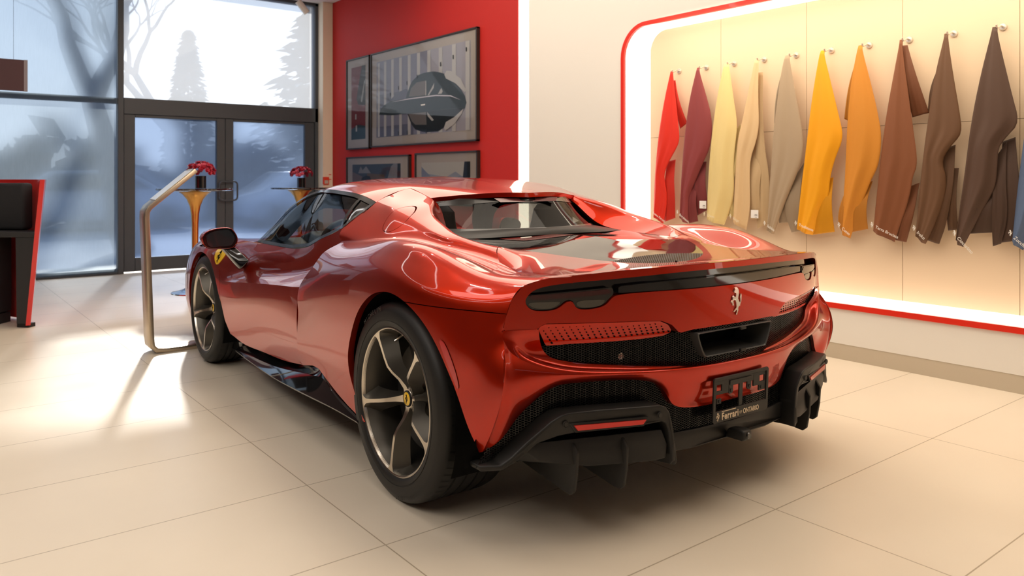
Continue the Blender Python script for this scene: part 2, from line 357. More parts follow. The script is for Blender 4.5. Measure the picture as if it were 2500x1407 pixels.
f2 = bars('window_2', [(2.11, 4.63, 1.935, 2.13), (4.555, 4.63, 0, ZC), (2.11, 4.63, 3.56, ZC)], 'clear upper window over the glass doors', 'window', d=.12)
pane(2.11, 4.555, 2.13, 3.56, M_HAZE, f2)
d1 = bars('door_1', [(2.115, 2.240, .02, 1.935), (3.215, 3.322, .02, 1.935), (2.24, 3.215, .02, .185), (2.24, 3.215, 1.90, 1.935)], 'dark framed glass door with a pull handle', 'door', d=.07)
pane(2.24, 3.215, .185, 1.90, M_DOORG, d1)
d2 = bars('door_2', [(3.326, 3.430, .02, 1.935), (4.415, 4.553, .02, 1.935), (3.43, 4.415, .02, .185), (3.43, 4.415, 1.90, 1.935)], 'dark framed glass door beside the cream column', 'door', d=.07)
pane(3.43, 4.415, .185, 1.90, M_DOORG, d2)
def handle(x0, x1, par):
    mb = MB(); y = YG - .09; P = [(x0, YG - .03, 1.10), (x0, y, 1.10), (x1, y, 1.10)]
    q = rrect(x0, x1, .868, 1.112, .045, 5); mb.tube([(a, y, b) for a, b in q] + [(q[0][0], y, q[0][1])], .011, 8, False)
    for z in (1.08, .90): mb.tube([(x0 + .01, YG - .03, z), (x0 + .01, y, z)], .011, 8)
    mb.obj('door_handle', M_FRAME, par, smooth=.7)
handle(3.235, 3.462, d1)
sh_u = MB(); sh_u.add([(-.88, YG - .09, .03), (2.03, YG - .09, .03), (2.03, YG - .09, 3.56), (-.88, YG - .09, 3.56)], [(0, 1, 2, 3)])
so = sh_u.obj('roller_shade', M_SHADE); tag(so, 'wide semi-sheer woven roller shade drawn over the left window wall', 'roller shade')
struct(MB().box((-1.7, YG, ZC + .3), (12.8, .14, .6)).obj('wall_front', M_CEIL), 'white header above the glass front', 'wall')
struct(MB().box((-4.45, YG, ZC / 2), (7.1, .14, ZC)).obj('wall_left_front', M_DARKW), 'dark wall left of the glass front', 'wall')
# --- outside
M_SNOW = mat('pavement_frost', (0.30, 0.35, 0.44), 0.8); noise_bump(M_SNOW, 2, .2, .02, 4, .5)
struct(MB().box((0, 42, -.12), (120, 63, .1)).obj('ground', M_SNOW), 'frosty pavement and road outside', 'ground')
M_BARK = mat('bark', (0.16, 0.17, 0.19), 0.9); M_CONIF = mat('conifer_green', (0.16, 0.21, 0.22), 0.9); noise_bump(M_CONIF, 3, .5, .05, 4, .6)
def bare_tree(loc, h, seed, lean=0.0, spread=1.0, label='', r0=.22, depth=6):
    rnd = random.Random(seed); t = thing('bare_tree', label, 'tree', loc, 0, 'trees outside the glass front'); mb = MB(); tr = MB()
    def grow(p, d, L, r, k, dest):
        q = p; pts = [p]; dd = d
        for _ in range(4):
            dd = (dd + Vector((rnd.uniform(-.25, .25), rnd.uniform(-.25, .25), rnd.uniform(-.12, .22)))).normalized(); q = q + dd * L / 4; pts.append(q)
        dest.tube(pts, list(np.linspace(r, r * .62, 5)), 6, False)
        if k <= 0: return
        for _ in range(rnd.choice((2, 2, 3))):
            a = rnd.uniform(0, 2 * PI); s_ = rnd.uniform(.45, .95) * spread
            nd = (dd + Vector((math.cos(a) * s_, math.sin(a) * s_, rnd.uniform(-.15, .35)))).normalized(); grow(q, nd, L * rnd.uniform(.62, .82), r * .60, k - 1, mb)
    grow(Vector((0, 0, -.1)), Vector((lean, 0, 1)).normalized(), h * .33, r0, depth, tr)
    tr.obj('trunk', M_BARK, t, smooth=2.0); mb.obj('branches', M_BARK, t, smooth=2.0); return t
bare_tree((7.3, 27, 0), 8.6, 11, -.12, 1.0, 'bare spreading tree seen through the upper window', .26)
bare_tree((3.0, 14.0, 0), 8.0, 5, -.42, .8, 'leaning bare trunk behind the woven shade on the left', .26, 5)
bare_tree((-2.6, 17.5, 0), 9.5, 21, .15, .9, 'bare tree farthest left behind the shade', .28, 5)
def conifer(loc, h, r, seed, label):
    rnd = random.Random(seed); t = thing('conifer', label, 'tree', loc, 0, 'trees outside the glass front'); mb = MB(); n = 2600
    MB().tube([(0, 0, -.1), (0, 0, h * .9)], [r * .07, .02], 8).obj('trunk', M_BARK, t)
    for i in range(n):
        z = h * (.08 + .92 * rnd.random() ** 1.25); rad = r * (1 - z / h) ** .8 * rnd.uniform(.35, 1.05) + .05; a = rnd.uniform(0, 2 * PI); c_ = Vector((rad * math.cos(a), rad * math.sin(a), z))
        d = Vector((math.cos(a), math.sin(a), rnd.uniform(-.5, .1))).normalized(); s_ = rnd.uniform(.16, .42) * (r / 3) ** .5; u = d.cross(Vector((0, 0, 1))).normalized() * s_ * .45
        mb.add([c_ - d * s_, c_ + u, c_ + d * s_, c_ - u + Vector((0, 0, .1))], [(0, 1, 2), (0, 2, 3)])
    mb.obj('foliage', M_CONIF, t); return t
conifer((11.6, 25, 0), 8.2, 3.3, 3, 'large dark conifer at the right of the upper window')
conifer((8.6, 31, 0), 6.7, 1.2, 4, 'narrow conifer beside the bare tree outside')
conifer((24.5, 33, 0), 14.0, 4.0, 8, 'tallest conifer behind the column edge outside')
conifer((-4.0, 30, 0), 11.0, 4.0, 9, 'broad conifer behind the shaded left window')

M_HEDGE = mat('hedge_dark', (0.10, 0.13, 0.16), 0.9); noise_bump(M_HEDGE, 1.2, .8, .2, 5, .7)
def hedge(x0, x1, y, h, seed, label):
    rnd = random.Random(seed); mb = MB(); n_ = 700
    for _ in range(n_):
        c_ = Vector((rnd.uniform(x0, x1), y + rnd.uniform(-.9, .9), h * rnd.random() ** .8 + .05)); c_.z *= .75 + .25 * math.sin(c_.x * 1.7 + seed) ; s_ = rnd.uniform(.25, .6); u = Vector((rnd.uniform(-1, 1), rnd.uniform(-1, 1), rnd.uniform(-1, 1))).normalized(); v_ = u.orthogonal().normalized()
        mb.add([c_ - u * s_, c_ + v_ * s_ * .7, c_ + u * s_, c_ - v_ * s_ * .7], [(0, 1, 2, 3)])
    mb.box(((x0 + x1) / 2, y, h * .3), (x1 - x0, 1.2, h * .6 + .2)); o = mb.obj('hedge', M_HEDGE); tag(o, label, 'hedge', 'hedges across the road'); return o
hedge(3.5, 9.0, 23.6, 2.0, 1, 'frosted hedge behind the glass doors')
hedge(-9, 3.0, 23.5, 2.8, 2, 'taller frosted hedge behind the shaded left window')
hedge(14.5, 20, 20.0, 2.4, 3, 'hedge beside the large conifer outside')
CARB = mat('parked_car_paint', (0.32, 0.36, 0.42), 0.25, coat=.6); CARG = mat('parked_car_glass', (0.03, 0.04, 0.05), 0.1)
def parked(x, y, label):
    t = thing('parked_car', label, 'car', (x, y, -.07), 0, 'cars parked across the street')
    b_ = MB(); b_.prism([(-2.2,.35),(-2.15,.75),(-1.5,.9),(-.8,1.38),(.7,1.42),(1.4,.98),(2.1,.85),(2.2,.4),(1.9,.25),(-1.9,.25)], -.85, .85, lambda a, c_, h: (a, h, c_)); b_.obj('car_body', CARB, t, bevel=.06, seg=2, smooth=.8)
    g_ = MB(); g_.prism([(-1.3,.93),(-.75,1.30),(.65,1.34),(1.2,.98)], -.865, .865, lambda a, c_, h: (a, h, c_)); g_.obj('car_windows', CARG, t)
    for wx in (-1.4, 1.35):
        for sy in (-.8, .8): MB().lathe([(0, -.1), (.32, -.1), (.32, .1), (0, .1)], (wx, sy, .32), 'y', 24).obj('car_wheel', CARG, t)
parked(8.4, 19.5, 'silver parked car seen blurred through the right glass door')
parked(3.4, 20.5, 'grey parked car seen blurred through the left glass door')
# ceiling light frames
def led_ring(x, y, sx, sy, label):
    t = tag(MB().obj('ceiling_light', None) if False else None, label, 'x') if False else None
    o_ = [(x + a, y + b_) for a, b_ in chaik([(-sx, -sy), (sx, -sy), (sx, sy), (-sx, sy)], 2)]; q_ = [(x + a * (1 - .05 / sx), y + b_ * (1 - .05 / sy)) for a, b_ in chaik([(-sx, -sy), (sx, -sy), (sx, sy), (-sx, sy)], 2)]
    mb = MB(); k = len(o_); mb.add([(a, b_, ZC - .03) for a, b_ in o_] + [(a, b_, ZC - .03) for a, b_ in q_] + [(a, b_, ZC) for a, b_ in o_] + [(a, b_, ZC) for a, b_ in q_], [(i, (i + 1) % k, k + (i + 1) % k, k + i) for i in range(k)] + [(i, (i + 1) % k, 2 * k + (i + 1) % k, 2 * k + i) for i in range(k)] + [(k + i, k + (i + 1) % k, 3 * k + (i + 1) % k, 3 * k + i) for i in range(k)])
    o = mb.obj('ceiling_light', M_RING); tag(o, label, 'ceiling light', 'rounded light frames on the ceiling'); return o
M_RING = mat('ring_light', (1, 1, 1), .5, emis=(1.0, .97, .95), estr=6.0)
led_ring(-.6, 5.6, 1.5, 1.3, 'rounded square light frame on the ceiling nearest the glass front')
led_ring(-.6, 2.2, 1.5, 1.3, 'rounded square light frame on the ceiling left of the car tail')
led_ring(-3.4, 5.0, 1.0, 1.6, 'rounded light frame on the ceiling by the dark far wall')
# ================================================================ the car
TH = -0.0363
CAR = thing('sports_car', 'low metallic red two-door sports car parked in the middle of the showroom', 'car', (2.341, 2.449, 0), PI / 2 + TH)
PAINT = mat('paint_red', (0.45, 0.0165, 0.0012), 0.33, metal=0.88, coat=1.0, coat_rough=0.01, spec=.1)
PAINT.node_tree.nodes['Principled BSDF'].inputs['Coat IOR'].default_value = 1.42
n, l, b = nodes(PAINT); t = n.new('ShaderNodeTexCoord'); z = n.new('ShaderNodeTexVoronoi'); z.inputs['Scale'].default_value = 2500; l.new(t.outputs['Object'], z.inputs['Vector'])
bp = n.new('ShaderNodeBump'); bp.inputs['Strength'].default_value = .05; bp.inputs['Distance'].default_value = .0002; l.new(z.outputs['Distance'], bp.inputs['Height']); l.new(bp.outputs[0], b.inputs['Normal'])
GLOSSBLK = mat('gloss_black', (0.006, 0.006, 0.007), 0.06, coat=.6)
MATBLK = mat('satin_black_plastic', (0.014, 0.013, 0.012), 0.45, spec=.35); noise_bump(MATBLK, 900, .12, .0003)
DEEP = mat('deep_black', (0.004, 0.004, 0.004), 0.9, spec=.1)
RUBBER = mat('rubber', (0.008, 0.0075, 0.007), 0.5, spec=.4)
CHROME = mat('chrome', (0.82, 0.78, 0.70), 0.12, metal=1.0)
CGLASS = glass_sheet('car_glass', (0.70, 0.72, 0.71), .55)
def X0(y): return -.77 + .25 * y * y + .10 * y ** 4 - 3.0 * np.maximum(0, np.abs(y) - .78) ** 2
def mirror_pair(name, sh, m, parent=CAR, **k):
    a = sheet_obj(name, sh, m, parent, **k); k2 = dict(k)
    if k.get('fdir') is not None: k2['fdir'] = (k['fdir'][0], -k['fdir'][1], k['fdir'][2])
    b_ = sheet_obj(name, sh.mirror(), m, parent, **k2); return a, b_
# ---- front fender + door side: rows from belt line to sill, columns nose -> rear
T1 = [(3.70,.62,.50),(3.45,.72,.60),(3.17,.80,.715),(2.95,.835,.76),(2.7,.84,.785),(2.45,.83,.79),(2.2,.815,.79),(2.03,.803,.792),(1.79,.80,.794),(1.61,.80,.795),(1.45,.80,.797),(1.2,.795,.823),(1.066,.79,.865),(.94,.782,.90),(.822,.775,.935)]
T2 = [(3.66,.70,.45),(3.42,.80,.54),(3.17,.872,.635),(2.95,.91,.695),(2.7,.925,.73),(2.45,.92,.725),(2.2,.895,.705),(2.0,.862,.70),(1.79,.845,.708),(1.45,.832,.72),(1.2,.815,.745),(1.0,.795,.80),(.80,.785,.86)]
T3 = [(3.62,.75,.41),(3.4,.84,.48),(3.17,.90,.56),(2.95,.93,.62),(2.7,.942,.66),(2.45,.942,.645),(2.2,.925,.625),(2.0,.893,.63),(1.8,.868,.645),(1.45,.85,.67),(1.2,.832,.695),(1.0,.815,.74),(.8,.80,.80)]
T4 = [(3.6,.77,.37),(3.38,.85,.43),(3.17,.91,.48),(2.95,.935,.54),(2.7,.946,.585),(2.45,.946,.575),(2.133,.938,.563),(1.784,.935,.592),(1.438,.932,.622),(1.149,.928,.644),(.958,.92,.662),(.8,.90,.70)]
T5 = [(3.58,.78,.31),(3.36,.855,.36),(3.17,.91,.40),(2.95,.935,.46),(2.7,.946,.50),(2.45,.946,.49),(2.13,.941,.485),(1.78,.938,.505),(1.44,.936,.53),(1.15,.934,.55),(.95,.932,.56),(.8,.93,.57)]
T6 = [(3.56,.78,.25),(3.34,.85,.29),(3.17,.905,.33),(2.95,.93,.37),(2.7,.94,.40),(2.45,.94,.40),(2.13,.933,.40),(1.78,.926,.405),(1.44,.922,.42),(1.15,.925,.43),(.95,.931,.43),(.8,.935,.43)]
T7 = [(3.54,.77,.20),(3.33,.84,.23),(3.17,.89,.26),(2.95,.92,.29),(2.7,.93,.31),(2.45,.93,.31),(2.13,.924,.32),(1.78,.912,.32),(1.44,.907,.33),(1.15,.913,.34),(.95,.921,.345),(.8,.93,.35)]
T8 = [(3.52,.76,.15),(3.32,.82,.17),(3.17,.87,.19),(2.95,.89,.21),(2.7,.90,.22),(2.45,.91,.23),(2.09,.914,.258),(1.92,.904,.238),(1.62,.896,.243),(1.42,.893,.25),(1.15,.90,.272),(.99,.906,.293),(.8,.92,.31)]
SIDE = surf([T1, T2, T3, T4, T5, T6, T7, T8], 190, 90, (1.5, 0, .3), crease=[3])
ARCH_F = chaik([(2.02,.05),(2.06,.24),(2.11,.31),(2.19,.41),(2.28,.535),(2.36,.615),(2.46,.672),(2.6,.700),(2.74,.682),(2.86,.61),(2.94,.50),(2.985,.38),(3.0,.20),(3.0,.05)], 2)
ARCH_R = chaik([(.16,.05),(.20,.19),(.275,.272),(.345,.37),(.355,.45),(.33,.52),(.275,.61),(.212,.675),(.11,.737),(.005,.760),(-.08,.755),(-.17,.728),(-.25,.68),(-.318,.61),(-.372,.53),(-.41,.46),(-.45,.385),(-.495,.31),(-.51,.22),(-.51,.05)], 2)
def xz(V): return V[:, [0, 2]]
def xy(V): return V[:, [0, 1]]
def yz(V): return V[:, [1, 2]]
DCUT = np.array([(2.268,.90),(2.262,.634),(2.215,.546),(2.212,.45),(2.165,.33),(2.10,.262),(2.02,.10)])
def door_front(V): return np.interp(V[:, 2], DCUT[::-1, 1], DCUT[::-1, 0])
fend = SIDE.clip(lambda V: -sdf(xz(V), ARCH_F)).clip(lambda V: V[:, 0] - door_front(V) - .0015)
mirror_pair('front_fender', fend, PAINT, flange=.03)
def door_rear(V): return np.where(V[:, 2] > .66, .74, .9855)
door = SIDE.clip(lambda V: -(V[:, 0] - door_front(V) + .0015)).clip(lambda V: V[:, 0] - np.interp(V[:, 2], [.2, .42, .60, .655, .67, 1.0], [.995, .988, .985, .975, .76, .79]))
DOORS = mirror_pair('door', door, PAINT, flange=.03)
# ---- hood, nose
H0 = [(3.70,0,.50),(3.3,0,.645),(2.9,0,.735),(2.6,0,.78),(2.42,0,.80)]
H1 = [(3.70,.3,.50),(3.3,.32,.645),(2.9,.33,.735),(2.55,.33,.78),(2.33,.33,.805)]
H2 = [(3.70,.5,.50),(3.35,.58,.63),(2.9,.62,.735),(2.5,.62,.775),(2.15,.60,.80)]
hood = surf([H0, H1, H2, T1[:8]], 70, 30, ('d', (0, 0, 1)))
sheet_obj('hood', hood + hood.mirror(), PAINT, CAR, flange=.02, skip=lambda v: abs(v[1]) < 1e-4)
nose = surf([[(3.70,0,.50),(3.70,.3,.50),(3.70,.5,.50),(3.70,.62,.50),(3.62,.75,.41)], [(3.80,0,.42),(3.79,.3,.42),(3.76,.5,.41),(3.70,.66,.40),(3.60,.77,.37)], [(3.80,0,.30),(3.78,.3,.30),(3.75,.5,.30),(3.68,.68,.29),(3.57,.78,.28)], [(3.74,0,.15),(3.73,.3,.15),(3.70,.5,.15),(3.62,.68,.15),(3.52,.76,.15)]], 30, 20, ('d', (1, 0, 0)))
sheet_obj('front_bumper', nose + nose.mirror(), PAINT, CAR, flange=.02, skip=lambda v: abs(v[1]) < 1e-4)
# ---- roof
RO = [[(1.62,0,1.140),(1.45,0,1.166),(1.25,0,1.172),(1.0,0,1.162),(.75,0,1.138),(.55,0,1.110),(.43,0,1.094)],
      [(1.60,.30,1.132),(1.4,.32,1.157),(1.2,.33,1.160),(1.0,.33,1.150),(.75,.31,1.126),(.505,.26,1.090)],
      [(1.57,.44,1.121),(1.4,.45,1.145),(1.2,.46,1.148),(1.0,.46,1.139),(.80,.452,1.120),(.70,.445,1.097),(.61,.437,1.072)],
      [(1.56,.53,1.110),(1.4,.55,1.126),(1.2,.56,1.127),(1.0,.56,1.117),(.85,.55,1.101),(.78,.545,1.089),(.60,.54,1.052)],
      [(1.55,.585,1.099),(1.40,.615,1.104),(1.287,.62,1.103),(1.081,.635,1.096),(.928,.64,1.085),(.777,.63,1.052),(.62,.66,1.004)]]
roof0 = surf(RO, 110, 60, ('d', (0, 0, 1)))
SEAMX = lambda V: V[:, 0] - np.interp(V[:, 1], [.44, .52, .58, .63], [.775, .785, .785, .777])
roof = roof0.clip(lambda V: np.maximum(SEAMX(V), np.interp(V[:, 0], [.6, .8], [.437, .452]) - V[:, 1]) - .0015)
sheet_obj('roof_panel', roof + roof.mirror(), PAINT, CAR, flange=.022, skip=lambda v: abs(v[1]) < 1e-4)
# ---- rear quarter with flying buttress
def E(y, z, o=0.0): return (X0(y) + o, y, z)
Q = [[(.63,.405,1.055),(.57,.41,1.03),(.45,.445,.94),(.3,.48,.905),(.2,.495,.898),(.1,.495,.894),(0,.485,.892),(-.1,.462,.888),(-.2,.43,.88),(-.3,.40,.87)],
     [(.66,.425,1.075),(.60,.424,1.060),(.5,.475,1.018),(.4,.525,.985),(.3,.545,.962),(.2,.565,.942),(.1,.572,.924),(0,.535,.906),(-.1,.505,.896),(-.2,.48,.884),(-.3,.46,.87)],
     [(.79,.452,1.118),(.70,.445,1.096),(.61,.44,1.072),(.5,.497,1.040),(.4,.546,1.004),(.3,.568,.977),(.2,.588,.953),(.1,.598,.932),(0,.565,.910),(-.1,.535,.894),(-.2,.515,.878),(-.3,.50,.86)],
     [(.79,.535,1.092),(.70,.548,1.075),(.6,.565,1.052),(.5,.585,1.028),(.4,.61,.994),(.3,.62,.967),(.2,.633,.944),(.1,.628,.922),(0,.595,.902),(-.1,.567,.883),(-.2,.56,.864),(-.3,.57,.85)],
     [(.777,.63,1.052),(.7,.652,1.028),(.6,.672,1.000),(.5,.685,.972),(.4,.68,.948),(.3,.67,.932),(.2,.66,.920),(.1,.645,.905),(0,.615,.888),(-.1,.592,.865),(-.2,.59,.845),(-.29,.605,.832),(-.4,.64,.840),(-.52,.655,.850),E(.649,.857)],
     [(.822,.775,.935),(.7,.765,.922),(.6,.755,.915),(.4,.735,.908),(.2,.715,.902),(.1,.70,.893),(0,.68,.882),(-.1,.665,.866),(-.2,.66,.850),(-.29,.672,.840),(-.4,.695,.838),(-.52,.705,.846),E(.715,.851)],
     [(.79,.800,.873),(.6,.80,.885),(.4,.812,.905),(.3,.825,.916),(.13,.84,.930),(.03,.845,.929),(-.09,.845,.919),(-.21,.835,.893),(-.3,.825,.868),(-.4,.80,.846),(-.5,.772,.840),E(.748,.843)],
     [(.827,.860,.832),(.7,.868,.84),(.5,.885,.856),(.3,.90,.873),(.1,.912,.883),(-.1,.912,.873),(-.25,.895,.848),(-.4,.857,.822),(-.5,.822,.815),E(.790,.826)],
     [(.867,.90,.764),(.75,.914,.775),(.55,.932,.797),(.35,.947,.815),(.1,.958,.825),(-.1,.955,.815),(-.25,.938,.795),(-.38,.90,.778),(-.49,.855,.773),E(.822,.785)],
     [(.953,.925,.679),(.8,.938,.70),(.6,.953,.725),(.4,.965,.742),(.2,.974,.75),(0,.977,.75),(-.2,.962,.74),(-.35,.925,.728),(-.48,.875,.722),E(.841,.728)],
     [(.981,.93,.547),(.8,.943,.57),(.6,.956,.59),(.4,.966,.60),(.2,.974,.60),(0,.978,.60),(-.2,.968,.60),(-.35,.938,.60),(-.48,.898,.615),E(.848,.650,-.004)],
     [(.986,.932,.413),(.8,.94,.42),(.6,.95,.43),(.4,.96,.44),(.2,.967,.45),(0,.97,.45),(-.2,.96,.46),(-.35,.937,.48),(-.48,.906,.51),(-.598,.878,.545)],
     [(.990,.922,.335),(.8,.93,.335),(.6,.94,.33),(.4,.95,.33),(.2,.955,.33),(0,.96,.33),(-.2,.955,.34),(-.35,.935,.37),(-.47,.912,.40),(-.572,.888,.43)],
     [(.992,.912,.293),(.8,.925,.27),(.6,.935,.23),(.4,.945,.20),(.2,.95,.20),(0,.955,.20),(-.2,.95,.23),(-.35,.93,.265),(-.45,.91,.29),(-.506,.894,.31)]]
def row_map(row, anch, tq):
    """sample a control row so that the given x anchors fall on the given parameters"""
    D = cspline(row, 400); L = np.r_[0, np.cumsum(np.linalg.norm(np.diff(D, axis=0), axis=1))]; T = [0.0]; S_ = [0.0]
    for xa, ta in anch:
        k = int(np.abs(D[:, 0] - xa).argmin()); T.append(ta); S_.append(L[k])
    T.append(1.0); S_.append(L[-1]); s_ = np.interp(tq, T, S_)
    k = np.array([.25, .5, .25])
    for _ in range(3): s_[1:-1] = (s_[:-2] + 2 * s_[1:-1] + s_[2:]) / 4
    return np.stack([np.interp(s_, L, D[:, c]) for c in range(3)], -1)
TC, N1, N2 = .64, 100, 70
TQ = np.r_[np.linspace(0, TC, N1), np.linspace(TC, 1, N2)[1:]]
CUTX = [-.048, -.062, -.082, -.112, -.16] + [-.16] * 9
QR = np.stack([row_map(r_, [(.5, .24), (.2, .44), (cx, TC), (-.34, .80)] if i > 3 else [(.5, .24), (.2, .44), (cx, TC)], TQ) for i, (r_, cx) in enumerate(zip(Q, CUTX))])
for i in range(4): QR[i, :N1] = QR[i, :N1]
dq = np.r_[0, np.cumsum([np.linalg.norm(QR[i + 1] - QR[i], axis=1).mean() ** .8 for i in range(len(QR) - 1)])]
per = [max(3, int(round(170 * (q_ - p_) / dq[-1]))) for p_, q_ in zip(dq[:-1], dq[1:])]
tqv = np.concatenate([np.linspace(dq[i], dq[i + 1], per[i] + 1)[:-1] for i in range(len(per))] + [dq[-1:]])
GQ = cspline(QR, t=dq, tq=tqv); rowi = np.r_[0, np.cumsum(per)]
quarter = grid_sheet(GQ, (0, 0, .5)); nq = len(TQ); i4 = rowi[4]
quarter.F = [f for k, f in enumerate(quarter.F) if (k % (nq - 1)) < N1 - 1 or (k // (nq - 1)) >= i4]
tail_col = [GQ[rowi[k], N1 - 1] for k in range(5)]
SILL = np.array([(1.1,.300),(.955,.299),(.80,.330),(.721,.332),(.631,.306),(.50,.275),(.381,.252),(.28,.235),(.1,.2),(-1,.2)])
q1 = quarter.clip(lambda V: -sdf(xz(V), ARCH_R) + np.where(V[:, 1] > .84, 0, 9)).clip(lambda V: V[:, 2] - np.interp(V[:, 0], SILL[::-1, 0], SILL[::-1, 1]) + np.where(V[:, 0] < .2, 9, 0))
# seam between quarter panel and bumper corner behind the wheel
SEAMZ = lambda V: V[:, 2] - np.interp(V[:, 0], [-.58, -.16], [.742, .738])
q1 = q1.clip(lambda V: np.where(V[:, 2] > 1.0, np.maximum(-SEAMX(V), -9) - .0015, 1))
qa = q1.clip(lambda V: np.where(V[:, 0] > -.10, 9, SEAMZ(V) - .0015))
qb = q1.clip(lambda V: np.where(V[:, 0] > -.10, -9, -SEAMZ(V) - .0015))
CAPC = chaik([(.478,1.022),(.515,1.037),(.548,1.040),(.567,1.027),(.571,1.0),(.560,.968),(.542,.947),(.514,.933),(.476,.933),(.447,.951),(.433,.978),(.453,1.006)], 1)
def cap_f(V): return np.where((V[:, 1] > .53) & (V[:, 1] < .80), sdf(xz(V), CAPC), -9)
qc = qa.clip(lambda V: cap_f(V) - .001); qa = qa.clip(lambda V: -cap_f(V) - .001)
REARB = lambda v: v[0] < X0(abs(v[1])) + .007 and v[2] > .5
mirror_pair('rear_quarter_panel', qa, PAINT, flange=.025, skip=REARB)
sheet_obj('fuel_flap', qc, PAINT, CAR, flange=.012)
# ================================================================ rear of the car
mirror_pair('bumper_corner', qb, PAINT, flange=.025, skip=lambda v: v[0] < -.5 and v[2] > .32)
def ysheet(poly, off, step=.012, pad=0.0, holes=(), shrink=0.0):
    """sheet over a (y,z) outline standing on the plan curve X0(y)+off"""
    poly = np.asarray(poly, float); y0, z0 = poly.min(0) - .01; y1, z1 = poly.max(0) + .01
    ys = np.arange(y0, y1 + step, step); zs = np.arange(z0, z1 + step, step * .75)
    Y, Z = np.meshgrid(ys, zs); o = off(Y, Z) if callable(off) else off
    s = grid_sheet(np.stack([X0(Y) + o, Y, Z], -1), ('d', (-1, 0, 0))); s = s.clip(lambda V: sdf(yz(V), poly) - shrink)
    for h in holes: s = s.clip(lambda V: -sdf(yz(V), h))
    return s
def sym(half):
    h = [tuple(p) for p in half]; return np.array(h + [(-a, b) for a, b in h[::-1] if abs(a) > 1e-6])
LIPT = [(0,.873),(.236,.873),(.404,.870),(.541,.864),(.649,.857),(.715,.851),(.748,.843),(.790,.826),(.822,.785),(.841,.728),(.848,.690)]
LIPB = [(0,.853),(.236,.852),(.404,.846),(.541,.840),(.649,.835),(.724,.826),(.763,.813),(.781,.789)]
LIGHT = [(.781,.789),(.783,.775),(.776,.760),(.763,.750),(.737,.747),(.70,.749),(.678,.762),(.664,.776),(.645,.776),(.642,.762),(.632,.750),(.60,.747),(.565,.751),(.541,.759),(.525,.777),(.508,.790)]
BANDB = [(.404,.793),(.28,.792),(.165,.791),(0,.791)]
INS = [(.745,.690),(.741,.700),(.726,.708),(.571,.705),(.43,.700),(.34,.694),(.30,.678),(.268,.648)]
PBOT = [(.212,.654),(.10,.655),(0,.655)]
BAND = chaik(sym(LIPB + LIGHT[1:] + BANDB), 2)
# painted fascia panel with the lamp band cut out
panel = ysheet(sym(LIPT + INS + PBOT), 0.0, .010).clip(lambda V: -sdf(yz(V), BAND))
sheet_obj('rear_fascia', panel, PAINT, CAR, flange=.035, fdir=(1, 0, 0))
# black recess behind the lamps, light bar and the two smoked lamps
sheet_obj('lamp_recess', ysheet(BAND, .034, .02, shrink=-.004), GLOSSBLK, CAR)
STRIP = [(.74,.800),(.655,.808),(.534,.815),(.494,.817),(.396,.822),(.202,.824),(0,.825)]
bar = np.array([(.498,.817)] + STRIP[4:] + [(-a, b) for a, b in STRIP[4:-1][::-1]] + [(-.498,.817),(-.505,.7925)] + [(-a, b) for a, b in BANDB[:-1]] + BANDB[::-1] + [(.505,.7925)])
sheet_obj('light_bar', ysheet(bar, .008, .02, shrink=.0015), GLOSSBLK, CAR, flange=.02, fdir=(1, 0, 0))
SMOKE = mat('lamp_smoke', (0.016, 0.015, 0.013), 0.08, coat=.7); LRED = mat('lamp_red', (0.035, 0.003, 0.004), 0.1, coat=.7)
LGREY = mat('lamp_lens', (0.062, 0.056, 0.044), 0.2, coat=.8); LEDW = mat('lamp_highlight', (0.8, .78, .7), .3)
lp = chaik(LIGHT + [(.512,.8165),(.534,.8155),(.655,.808),(.74,.802),(.775,.799)], 2)
for sg in (1, -1):
    S_ = ysheet(lp, .006, .008, shrink=.003)
    if sg < 0: S_ = S_.mirror()
    tl = sheet_obj('tail_light', S_, SMOKE, CAR, flange=.02, fdir=(1, 0, 0))
    def sub(name, poly, off, m):
        s_ = ysheet(poly, off, .008); sheet_obj(name, s_ if sg > 0 else s_.mirror(), m, tl)
    sub('red_band', [(.765,.797),(.74,.7975),(.60,.805),(.53,.8095),(.518,.795),(.60,.789),(.74,.782),(.772,.785)], .004, LRED)
    sub('lens', chaik([(.774,.768),(.755,.756),(.725,.753),(.702,.756),(.685,.768),(.672,.775),(.774,.775)], 1), .004, LGREY)
    sub('lens', chaik([(.636,.776),(.632,.760),(.618,.754),(.585,.753),(.558,.757),(.543,.768),(.54,.777)], 1), .004, LGREY)
    sub('led_highlight', [(.573,.772),(.570,.772),(.567,.756),(.570,.756)], .0025, LEDW)  # white sliver painted in as the LED highlight
# perforated inserts beside the badge
PERF = bpy.data.materials.new('x'); bpy.data.materials.remove(PERF)
def insert():
    poly = np.array(INS[:8] + [(.30,.634),(.387,.631),(.476,.631),(.625,.632),(.705,.629)])
    off = lambda Y, Z: .0005 + np.clip((.703 - Z) / .07, 0, 1) * .038
    s = ysheet(poly, off, .012, shrink=.002); nf = len(s.F); V = list(s.V); N = list(s.N); F = list(s.F); mi = [0] * nf
    for r in range(6):
        zz = .694 - r * .0106
        for k in range(26):
            yy = .735 - k * .0205 - (r % 2) * .0102 + r * .001
            if sdf(np.array([[yy, zz]]), poly)[0] < .011: continue
            rad = .0016 + .0006 * r; x = X0(yy) + off(np.array(yy), np.array(zz)) - .0012; b0 = len(V)
            for a in range(8): V.append((x, yy + rad * 1.35 * math.cos(a * PI / 4), zz + rad * math.sin(a * PI / 4))); N.append((-1, 0, 0))
            F.append(tuple(range(b0, b0 + 8))[::-1]); mi.append(1)
    return Sheet(V, N, F), mi
ins, mi = insert()
